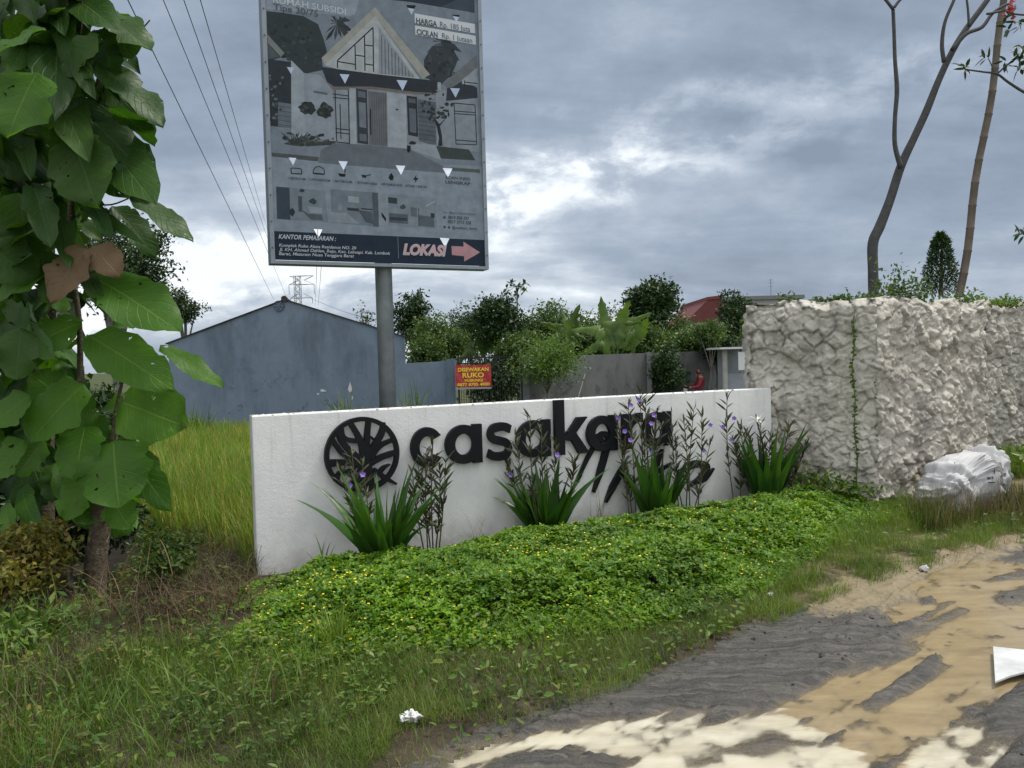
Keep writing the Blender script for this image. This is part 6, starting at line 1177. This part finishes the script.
def far_houses():
    # red tiled house
    Y = 40; z0 = FZ; a = at(686, 322, Y); p = at(708, 297, Y); q = at(722, 295, Y); r = at(724, 322, Y); root = empty('red_roofed_house', (q.x, Y, FZ), 'house with a steep dark red roof showing between the trees', 'house'); mb = MB()
    mb.slab([a, p + Vector((0, .0, -.12)), q + Vector((0, 0, -.12)), r], (0, 6, 0)); mb.build('roof', plain('red_tile', (.12, .03, .03), .8, 0, .25, 3), root); mb = MB(); mb.slab([p + Vector((-.05, -.06, 0)), q + Vector((.1, -.06, 0)), q + Vector((.1, -.06, -.16)), p + Vector((-.05, -.06, -.16))], (0, 6.1, 0)); mb.build('ridge_cap', plain('red_trim', (.15, .035, .035), .8), root); mb = MB(); mb.slab([(a.x + .1, Y + .1, FZ), (r.x, Y + .1, FZ), (r.x, Y + .1, a.z - .03), (a.x + .1, Y + .1, a.z - .03)], (0, 5.5, 0)); mb.build('wall', plain('cream_wall', (.42, .40, .35), .9), root)
    a = at(722, 297, 44); b = at(800, 296, 44); root = empty('flat_roofed_building', (a.x, 44, FZ), 'flat-roofed grey building with an antenna behind the stone wall', 'building'); mb = MB(); mb.slab([(a.x, 44, FZ), (b.x, 44, FZ), (b.x, 44, b.z - .15), (a.x, 44, b.z - .15)], (0, 6, 0)); mb.build('wall', plain('grey_wall', (.33, .34, .33), .9), root); mb = MB(); mb.slab([(a.x - .2, 43.8, b.z - .148), (b.x + .2, 43.8, b.z - .148), (b.x + .2, 43.8, b.z + .06), (a.x - .2, 43.8, b.z + .06)], (0, 6.4, 0)); mb.build('roof', plain('roof_edge', (.15, .17, .16), .8), root); mb = MB(); q = at(771, 296, 44); mb.tube([q, q + Vector((0, 0, 1.0))], .02, 5)
    for z in (.55, .75, .92): mb.bar(q + Vector((-.16, 0, z)), q + Vector((.16, 0, z)), .015)
    mb.build('antenna', plain('antenna_grey', (.2, .2, .21), .6), root)
    a = at(585, 345, 36); b = at(652, 320, 36); root = empty('pale_house', (a.x, 36, FZ), 'pale walled house with a light roof glimpsed behind the banana plants', 'house'); mb = MB(); mb.slab([(a.x, 36, FZ), (b.x, 36, FZ), (b.x, 36, b.z - .3), (a.x, 36, b.z - .3)], (0, 6, 0)); mb.build('wall', plain('white_wash', (.55, .55, .53), .9), root); mb = MB(); mb.slab([(a.x - .3, 35.7, b.z - .296), (b.x + .3, 35.7, b.z - .296), (b.x + .1, 38, b.z + .35), (a.x - .1, 38, b.z + .35)], (0, 0, .1)); mb.build('roof', plain('zinc_roof', (.45, .47, .48), .5), root)
    # roadside kiosk
    Y = 23.6; a = at(718, 349, Y); b = at(752, 347, Y); root = empty('roadside_kiosk', (a.x, Y, FZ), 'small grey kiosk with thin pale roof edge beside the stone wall', 'kiosk'); zr = (a.z + b.z) / 2; mb = MB(); mb.box(((a.x + b.x) / 2, Y + .6, zr), (b.x - a.x, 1.6, .06)); mb.build('roof', plain('pale_fibre_sheet', (.58, .59, .58), .8), root)
    mb = MB(); p = at(726, 360, Y); mb.box((p.x, Y + .15, (zr - .03 + FZ) / 2), (.13, .13, zr - .03 - FZ)); mb.build('post', plain('pale_post', (.33, .33, .31), .9, 0, .2, 8), root)
    mb = MB(); mb.slab([(p.x + .07, Y + 1.2, FZ), (b.x + .2, Y + 1.2, FZ), (b.x + .2, Y + 1.2, zr - .035), (p.x + .07, Y + 1.2, zr - .035)], (0, .05, 0)); mb.build('back_wall', plain('grey_board', (.20, .22, .24), .8, 0, .15, 4), root)
    mb = MB(); c0 = at(727, 374, Y + .2); mb.slab([(c0.x, Y + .25, FZ), (b.x + .2, Y + .25, FZ), (b.x + .2, Y + .25, c0.z), (c0.x, Y + .25, c0.z)], (0, .06, 0)); mb.build('counter', plain('grey_counter', (.26, .29, .33), .7, 0, .12, 5), root)
    c = at(738, 352, Y - .1); d = at(749, 370, Y - .1); mb = MB(); mb.slab([(c.x, Y - .12, d.z), (d.x, Y - .12, d.z + .02), (d.x, Y - .12, c.z), (c.x, Y - .12, c.z)], (0, .01, 0)); tag(mb.build('white_cloth', plain('white_cloth', (.62, .64, .65), .8, 0, .12, 6)), 'white sheet hanging from the kiosk roof beside the stone wall', 'cloth')
    mb = MB(); mb.box((at(700, 380, 25).x, 24.7, FZ + .0), (9, 2.0, .10)); tag(mb.build('village_path', plain('path_dust', (.16, .15, .13), .9)), kind='structure')
far_houses()
def scooter_rider():
    g = at(699, 380, 24.8); z0 = FZ + .05; x = g.x; y = 24.8
    root = empty('motor_scooter', (x, y, z0), 'white-fronted motor scooter ridden past the grey wall', 'scooter'); blk = plain('tyre_black', (.015, .015, .016), .8); wht = plain('white_plastic', (.62, .63, .64), .35); gry = plain('seat_grey', (.03, .03, .032), .6)
    for dx in (-.60, .55):
        mb = MB(); c = Vector((x + dx, y, z0 + .26)); n = 20
        mb.tube([c + Vector((math.cos(i * 6.283 / n) * .21, 0, math.sin(i * 6.283 / n) * .21)) for i in range(n + 1)], .05, 8, cap=False); w = mb.build('wheel', blk, root, True); mb = MB(); mb.tube([c + Vector((0, -.03, 0)), c + Vector((0, .03, 0))], .15, 14); mb.build('rim', plain('rim_grey', (.25, .25, .26), .4, .6), w)
    mb = MB(); mb.slab([(x - .62, y - .14, z0 + .45), (x - .40, y - .16, z0 + .30), (x - .30, y - .16, z0 + .34), (x - .42, y - .16, z0 + .98), (x - .54, y - .14, z0 + 1.0)], (0, .30, 0)); mb.build('front_shield', wht, root, bevel=.03)
    mb = MB(); mb.slab([(x - .38, y - .13, z0 + .28), (x + .15, y - .13, z0 + .28), (x + .75, y - .12, z0 + .60), (x + .72, y - .12, z0 + .72), (x + .0, y - .13, z0 + .68), (x - .12, y - .13, z0 + .38)], (0, .26, 0)); mb.build('body', wht, root, bevel=.03)
    mb = MB(); mb.slab([(x - .06, y - .12, z0 + .69), (x + .68, y - .11, z0 + .74), (x + .66, y - .11, z0 + .80), (x - .04, y - .12, z0 + .76)], (0, .24, 0)); mb.build('seat', gry, root, bevel=.02)
    mb = MB(); mb.tube([(x - .40, y - .34, z0 + 1.04), (x - .46, y - .1, z0 + 1.03), (x - .46, y + .1, z0 + 1.03), (x - .40, y + .34, z0 + 1.04)], .016, 6); mb.tube([(x - .47, y, z0 + 1.03), (x - .58, y, z0 + .26)], .022, 6); hb = mb.build('handlebar', gry, root)
    for s in (-1, 1):
        mb = MB(); mb.tube([(x - .45, y + s * .22, z0 + 1.04), (x - .47, y + s * .26, z0 + 1.2)], .006, 5); mb.slab([(x - .48, y + s * .26 - .05, z0 + 1.17), (x - .48, y + s * .26 + .05, z0 + 1.17), (x - .48, y + s * .26 + .05, z0 + 1.25), (x - .48, y + s * .26 - .05, z0 + 1.25)], (.015, 0, 0)); mb.build('mirror', gry, hb)
    mb = MB(); mb.tube([(x - .62, y, z0 + .78), (x - .56, y, z0 + .78)], [.05, .09], 12); mb.build('headlight', plain('lamp_glass', (.7, .7, .68), .15), root)
    # the rider: one skinned figure, sitting, hands on the bar
    me = bpy.data.meshes.new('person'); J = {'pel': (.12, 0, .86), 'chest': (.06, 0, 1.12), 'sho': (.04, 0, 1.35), 'neck': (.02, 0, 1.42), 'head': (.0, 0, 1.50), 'top': (.0, 0, 1.60)}; E = [('pel', 'chest'), ('chest', 'sho'), ('sho', 'neck'), ('neck', 'head'), ('head', 'top')]; Rd = {'pel': .15, 'chest': .16, 'sho': .13, 'neck': .055, 'head': .10, 'top': .07}
    for s, t in ((-1, 'a'), (1, 'b')):
        J.update({'s' + t: (.05, s * .18, 1.34), 'e' + t: (-.08, s * .27, 1.08), 'w' + t: (-.34, s * .30, 1.06), 'h' + t: (-.42, s * .30, 1.055), 'k' + t: (-.26, s * .15, .80), 'f' + t: (-.16, s * .14, .38), 't' + t: (-.30, s * .14, .34)}); Rd.update({'s' + t: .075, 'e' + t: .055, 'w' + t: .04, 'h' + t: .042, 'k' + t: .075, 'f' + t: .05, 't' + t: .04}); E += [('sho', 's' + t), ('s' + t, 'e' + t), ('e' + t, 'w' + t), ('w' + t, 'h' + t), ('pel', 'k' + t), ('k' + t, 'f' + t), ('f' + t, 't' + t)]
    ks = list(J); me.from_pydata([(x + J[k][0], y + J[k][1], z0 + J[k][2] - .04) for k in ks], [(ks.index(a), ks.index(b)) for a, b in E], []); o = bpy.data.objects.new('person', me); C.objects.link(o); md = o.modifiers.new('skin', 'SKIN')
    for k, v in zip(ks, me.skin_vertices[0].data): v.radius = (Rd[k], Rd[k]); v.use_root = (k == 'pel')
    o.modifiers.new('sub', 'SUBSURF').levels = 2; bpy.context.view_layer.update(); m2 = bpy.data.meshes.new_from_object(o.evaluated_get(bpy.context.evaluated_depsgraph_get())); bpy.data.objects.remove(o)
    red = plain('red_jacket', (.20, .025, .035), .8, 0, .2, 9); skin = plain('skin', (.32, .19, .13), .6); dk = plain('dark_trousers', (.03, .032, .04), .8)
    p = link('person', m2, [red, skin, dk]); zc = np.array([[q.center.z - z0, abs(q.center.x - x + .42)] for q in m2.polygons]); m2.polygons.foreach_set('material_index', [1 if (a > 1.345 or (b < .07 and 1.0 < a < 1.15)) else (2 if a < .84 else 0) for a, b in zc]); m2.polygons.foreach_set('use_smooth', [True] * len(m2.polygons)); tag(p, 'rider in a dark red jacket on the white-fronted scooter', 'person')
    mb = MB(); c = Vector((x + .01, y, z0 + 1.48)); rows = [(.115 * math.cos(a), .12 * math.sin(a)) for a in np.linspace(-.25, 1.5, 8)]; mb.tube([c + Vector((0, 0, b * 1.05)) for a, b in rows], [max(.004, a) for a, b in rows], 16); h = mb.build('helmet', plain('helmet_red', (.07, .012, .015), .3), p, True)
    mb = MB(); mb.slab([(x - .115, y - .06, z0 + 1.47), (x - .115, y + .06, z0 + 1.47), (x - .10, y + .06, z0 + 1.40), (x - .10, y - .06, z0 + 1.40)], (.03, 0, 0)); mb.build('face', skin, p, bevel=.01)
scooter_rider()

# ------------------------------------------------------------------ pylon and cables
def pylon():
    Y = 250; s = Y / FPX; b = at(301, 380, Y); tp = at(301, 276, Y); root = empty('lattice_pylon', (b.x, Y, FZ), 'grey lattice power pylon far beyond the gable', 'pylon'); mb = MB(); m = plain('far_steel', (.20, .215, .235), .7, .1); H = tp.z - FZ; w = lambda z: .9 + 2.6 * max(0, 1 - z / (H * .72)) ; zs = [0] + list(np.linspace(.2, 1, 13) * H)
    for a, c in zip(zs[:-1], zs[1:]):
        for sx, sy in ((1, 1), (1, -1), (-1, 1), (-1, -1)): mb.bar((b.x + sx * w(a), Y + sy * w(a), FZ + a), (b.x + sx * w(c), Y + sy * w(c), FZ + c), .16)
        for sy in (1, -1): mb.bar((b.x - w(a), Y + sy * w(a), FZ + a), (b.x + w(c), Y + sy * w(c), FZ + c), .10); mb.bar((b.x + w(a), Y + sy * w(a), FZ + a), (b.x - w(c), Y + sy * w(c), FZ + c), .10)
    mb.build('tower', m, root); ends = []
    for y_, half, dz in ((276, 12, 0), (284.5, 12.5, 0), (298, 11, 0)):
        mb = MB(); q = at(301.5, y_, Y)
        for sx in (1, -1):
            e = Vector((q.x + sx * half * s, Y, q.z)); up = -1.3 if y_ < 280 else 1.4
            for sy in (.8, -.8): mb.bar((q.x, Y + sy, q.z), e, .13); mb.bar((q.x + sx * .9, Y + sy, q.z + up), e, .11)
            ends.append((e, sx))
        mb.build('cross_arm', m, root)
    for e, sx in ends[2:]:
        mb = MB(); mb.tube([e, e + Vector((0, 0, -3.2 if e.z > at(301, 290, Y).z else -1.8))], .10, 5); mb.build('insulator', m, root)
    return ends
pylon()
def cable(label, pts, r, m, sag=0):
    c = curve(pts, 10) if len(pts) > 2 else [Vector(pts[0]).lerp(Vector(pts[1]), k / 24) - Vector((0, 0, sag * 4 * (k / 24) * (1 - k / 24))) for k in range(25)]
    mb = MB(); mb.tube(c, r, 5); tag(mb.build('overhead_cable', m, smooth=True), label, 'cable', 'overhead cables beside the billboard')
M_CAB = plain('cable_grey', (.10, .105, .115), .7); 
for (x0, y0, x1, y1, d1, lb) in ((124, -8, 273, 298, 60, 'leftmost thin overhead cable running down to the blue gable'), (160, -8, 286, 296, 62, 'second overhead cable from the left beside the billboard'), (181, -8, 276, 262, 64, 'third overhead cable from the left passing behind the billboard edge'), (198, -8, 268, 232, 70, 'faintest and rightmost of the slanting overhead cables')):
    a = at(x0, y0, 14); b = at(x1, y1, d1); d = (b - a); cable(lb, [a - d * .25, b + d * .02], .011 if x0 < 150 else .009, M_CAB, .0)
for x0, x1, lb in ((317, 315, 'left one of the two far cables hanging under the billboard'), (321.5, 318, 'right one of the two far cables hanging under the billboard')):
    cable(lb, [at(x0 + 1.5, 180, 60), at(x0, 262, 90), at(x1, 306, 190)], .03, M_CAB)
cable('far cable running right from the pylon to the trees', [at(305, 296, 248), at(345, 312, 200), at(388, 322, 150), at(430, 330, 110)], .05, M_CAB)

# ------------------------------------------------------------------ sack, litter, sheet in the puddle
def sack():
    b = gnd(970, 516, .0); root = None; bm = bmesh.new(); bmesh.ops.create_icosphere(bm, subdivisions=6, radius=1); co = np.array([tuple(v.co) for v in bm.verts]); n = co.copy(); x, y, z = n.T
    s = np.sign(co) * np.abs(co) ** np.array([.42, .6, .5]); L = .50; px = s[:, 0] * L; top = np.interp(s[:, 0], [-1, -.8, -.45, 0, .25, .42, .55, .75, 1], [.22, .34, .45, .55, .56, .52, .49, .62, .36]); pz = (s[:, 2] + 1) / 2 * top; py = s[:, 1] * .24
    rid = lambda q, e: 1 - np.abs(2 * fbm(q * 3.2 + e, n[:, 2] * 2.2 + n[:, 1] * 1.3 + e, 4, 5) - 1)
    d = (rid(n[:, 0], 3) - .72) * .07 - .045 * np.maximum(0, .5 - np.abs(2 * vnoise(px * 9 + pz * 2.5 + 3, pz * 1.6 + py * 3, 15) - 1)) * 2 + (1 - np.abs(2 * vnoise(px * 15 + pz * 9, pz * 7 + py * 8, 8) - 1) - .5) * .05 + (fbm(px * 14, pz * 14 + py * 9, 3, 9) - .5) * .03
    nick = np.exp(-((px - .23) / .035) ** 2) * .06 * (s[:, 2] > 0); P = np.stack([px, py, pz - nick], 1) + n * d[:, None]
    ang = WA + .05; R2 = np.array([[math.cos(ang), -math.sin(ang)], [math.sin(ang), math.cos(ang)]]); P[:, :2] = P[:, :2] @ R2.T; P += np.array([b.x, b.y + .1, hz(b.x, b.y) + .03])
    for v, q in zip(bm.verts, P): v.co = q
    me = bpy.data.meshes.new('plastic_sack'); bm.to_mesh(me); bm.free(); me.polygons.foreach_set('use_smooth', [True] * len(me.polygons))
    t = NT('woven_sack'); o = t.obj(); c = t.ramp(t.noise(3, 6, .6, o), [(.3, (.28, .28, .28)), (.5, (.48, .485, .49)), (.8, (.60, .605, .61))]); z_ = t.n('ShaderNodeSeparateXYZ', {0: o}).outputs[2]; c = t.mix(t.mr(z_, .0, .3, .7, 0), c, (.22, .19, .15)); w = t.n('ShaderNodeTexWave', {'Vector': o, 'Scale': 90, 'Distortion': .5}, bands_direction='Z').outputs['Fac']
    m = t.pbr(c, .8, t.bump(t.math('ADD', t.math('MULTIPLY', w, .25), t.noise(60, 4, .6, o)), .4, .004), 0, .12, .08)
    s_ = link('plastic_sack', me, m); tag(s_, 'crumpled dirty white woven sack lying against the stone wall', 'sack')
    # faded print blocks on its belly
    from mathutils.bvhtree import BVHTree
    bv = BVHTree.FromPolygons([v.co.copy() for v in me.vertices], [tuple(p.vertices) for p in me.polygons]); mb = MB()
    for x0, y0, x1, y1 in ((1000, 474, 1002.5, 477), (1003.5, 473, 1006, 476), (994, 466, 995, 474), (987, 477, 990.5, 479.5), (991.5, 476.5, 993.5, 479), (988, 482, 995, 483), (954, 462, 955, 469)):
        q = []
        for x, y in ((x0, y1), (x1, y1), (x1, y0), (x0, y0)):
            dd = ray(x, y).normalized(); h = bv.ray_cast(EYE, dd)
            if h[0]: q.append(h[0] - dd * .006)
        if len(q) == 4: mb.add(q, [(0, 1, 2, 3)])
    if mb.v: mb.build('printed_mark', plain('faded_ink', (.05, .055, .07), .6), s_)['kind'] = 'stuff'
sack()
def crumple(name, px, py, r, col, label, cat, seed, flat=.6, z=.03):
    b = gnd(px, py, z); bm = bmesh.new(); bmesh.ops.create_icosphere(bm, subdivisions=4, radius=1); co = np.array([tuple(v.co) for v in bm.verts]); x, y, zz = co.T
    k = .62 + .75 * np.abs(vnoise(x * 2.3 + 5, y * 2.3 + zz * 1.7, seed) - .5) * 2 + .35 * (vnoise(x * 5 + zz * 3, y * 5, seed + 2) - .5); P = co * k[:, None] * r * np.array([1, .8, flat]); P += np.array([b.x, b.y, hz(b.x, b.y) + r * flat * .55 + .012])
    for v, q in zip(bm.verts, P): v.co = q
    me = bpy.data.meshes.new(name); bm.to_mesh(me); bm.free(); tag(link(name, me, plain(name + '_film', col, .45, 0, .25, 30, .3)), label, cat)
crumple('plastic_bag', 411, 720, .045, (.72, .73, .74), 'small crumpled white plastic bag in the grass near the road', 'litter', 3)
crumple('plastic_cup', 741, 580, .045, (.35, .45, .38), 'squashed clear greenish plastic cup in the grass by the flower bed', 'litter', 6)
crumple('paper_scrap', 925, 565, .035, (.62, .62, .63), 'pale paper scrap on the mud edge below the sack', 'litter', 9)
crumple('paper_scrap', 770, 594, .02, (.62, .64, .60), 'tiny white scrap in sparse grass beside the plastic cup', 'litter', 12)
crumple('plastic_bag', 165, 588, .07, (.62, .64, .66), 'flat white plastic bag caught in dead weeds above the ditch', 'litter', 14, .35, -.1)
def sheet():
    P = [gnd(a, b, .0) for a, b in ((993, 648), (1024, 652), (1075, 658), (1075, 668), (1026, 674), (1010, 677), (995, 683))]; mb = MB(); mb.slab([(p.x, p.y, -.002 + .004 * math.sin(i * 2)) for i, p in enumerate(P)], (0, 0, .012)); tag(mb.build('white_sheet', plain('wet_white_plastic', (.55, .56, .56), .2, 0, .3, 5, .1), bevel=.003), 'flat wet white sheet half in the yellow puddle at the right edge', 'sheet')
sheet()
def clods():
    rng = np.random.default_rng(44); P = rand_in(rng, np.array([[-1.2, 2.2], [6.5, 2.2], [7.5, 9], [4, 7.5], [1.5, 5]]), 15000); h, e, _ = height(P[:, 0], P[:, 1]); w = fbm(P[:, 0] * 1.4, P[:, 1] * 1.4, 3, 3); k = (e > .0) & (h > -.012) & (rng.random(len(P)) < np.clip((w - .36) * 4, .05, 1)); P = P[k]; h = h[k]; n = len(P)
    base = np.array([[1, 0, 0], [-1, 0, 0], [0, 1, 0], [0, -1, 0], [0, 0, 1], [0, 0, -1]], float); tri = np.array([[0, 2, 4], [2, 1, 4], [1, 3, 4], [3, 0, 4], [2, 0, 5], [1, 2, 5], [3, 1, 5], [0, 3, 5]]); r = .0025 + .009 * rng.random(n) ** 3 + .016 * (rng.random(n) < .008)
    V = base[None] * (r[:, None, None] * rng.uniform(.6, 1.3, (n, 6, 1))); a = rng.random(n) * 6.28; c, s = np.cos(a)[:, None], np.sin(a)[:, None]; V = np.stack([V[..., 0] * c - V[..., 1] * s, V[..., 0] * s + V[..., 1] * c, V[..., 2] * .7], -1) + np.stack([P[:, 0], P[:, 1], h + r * .3], 1)[:, None]
    F = (tri[None] + (np.arange(n) * 6)[:, None, None]).reshape(-1, 3); tag(mesh_np('mud_crumbs', V.reshape(-1, 3), [F], plain('clod_mud', (.055, .05, .045), .8, 0, .4, 30)), 'scattered dark mud crumbs and pebbles on the wet road', 'mud crumbs', kind='stuff')
clods()
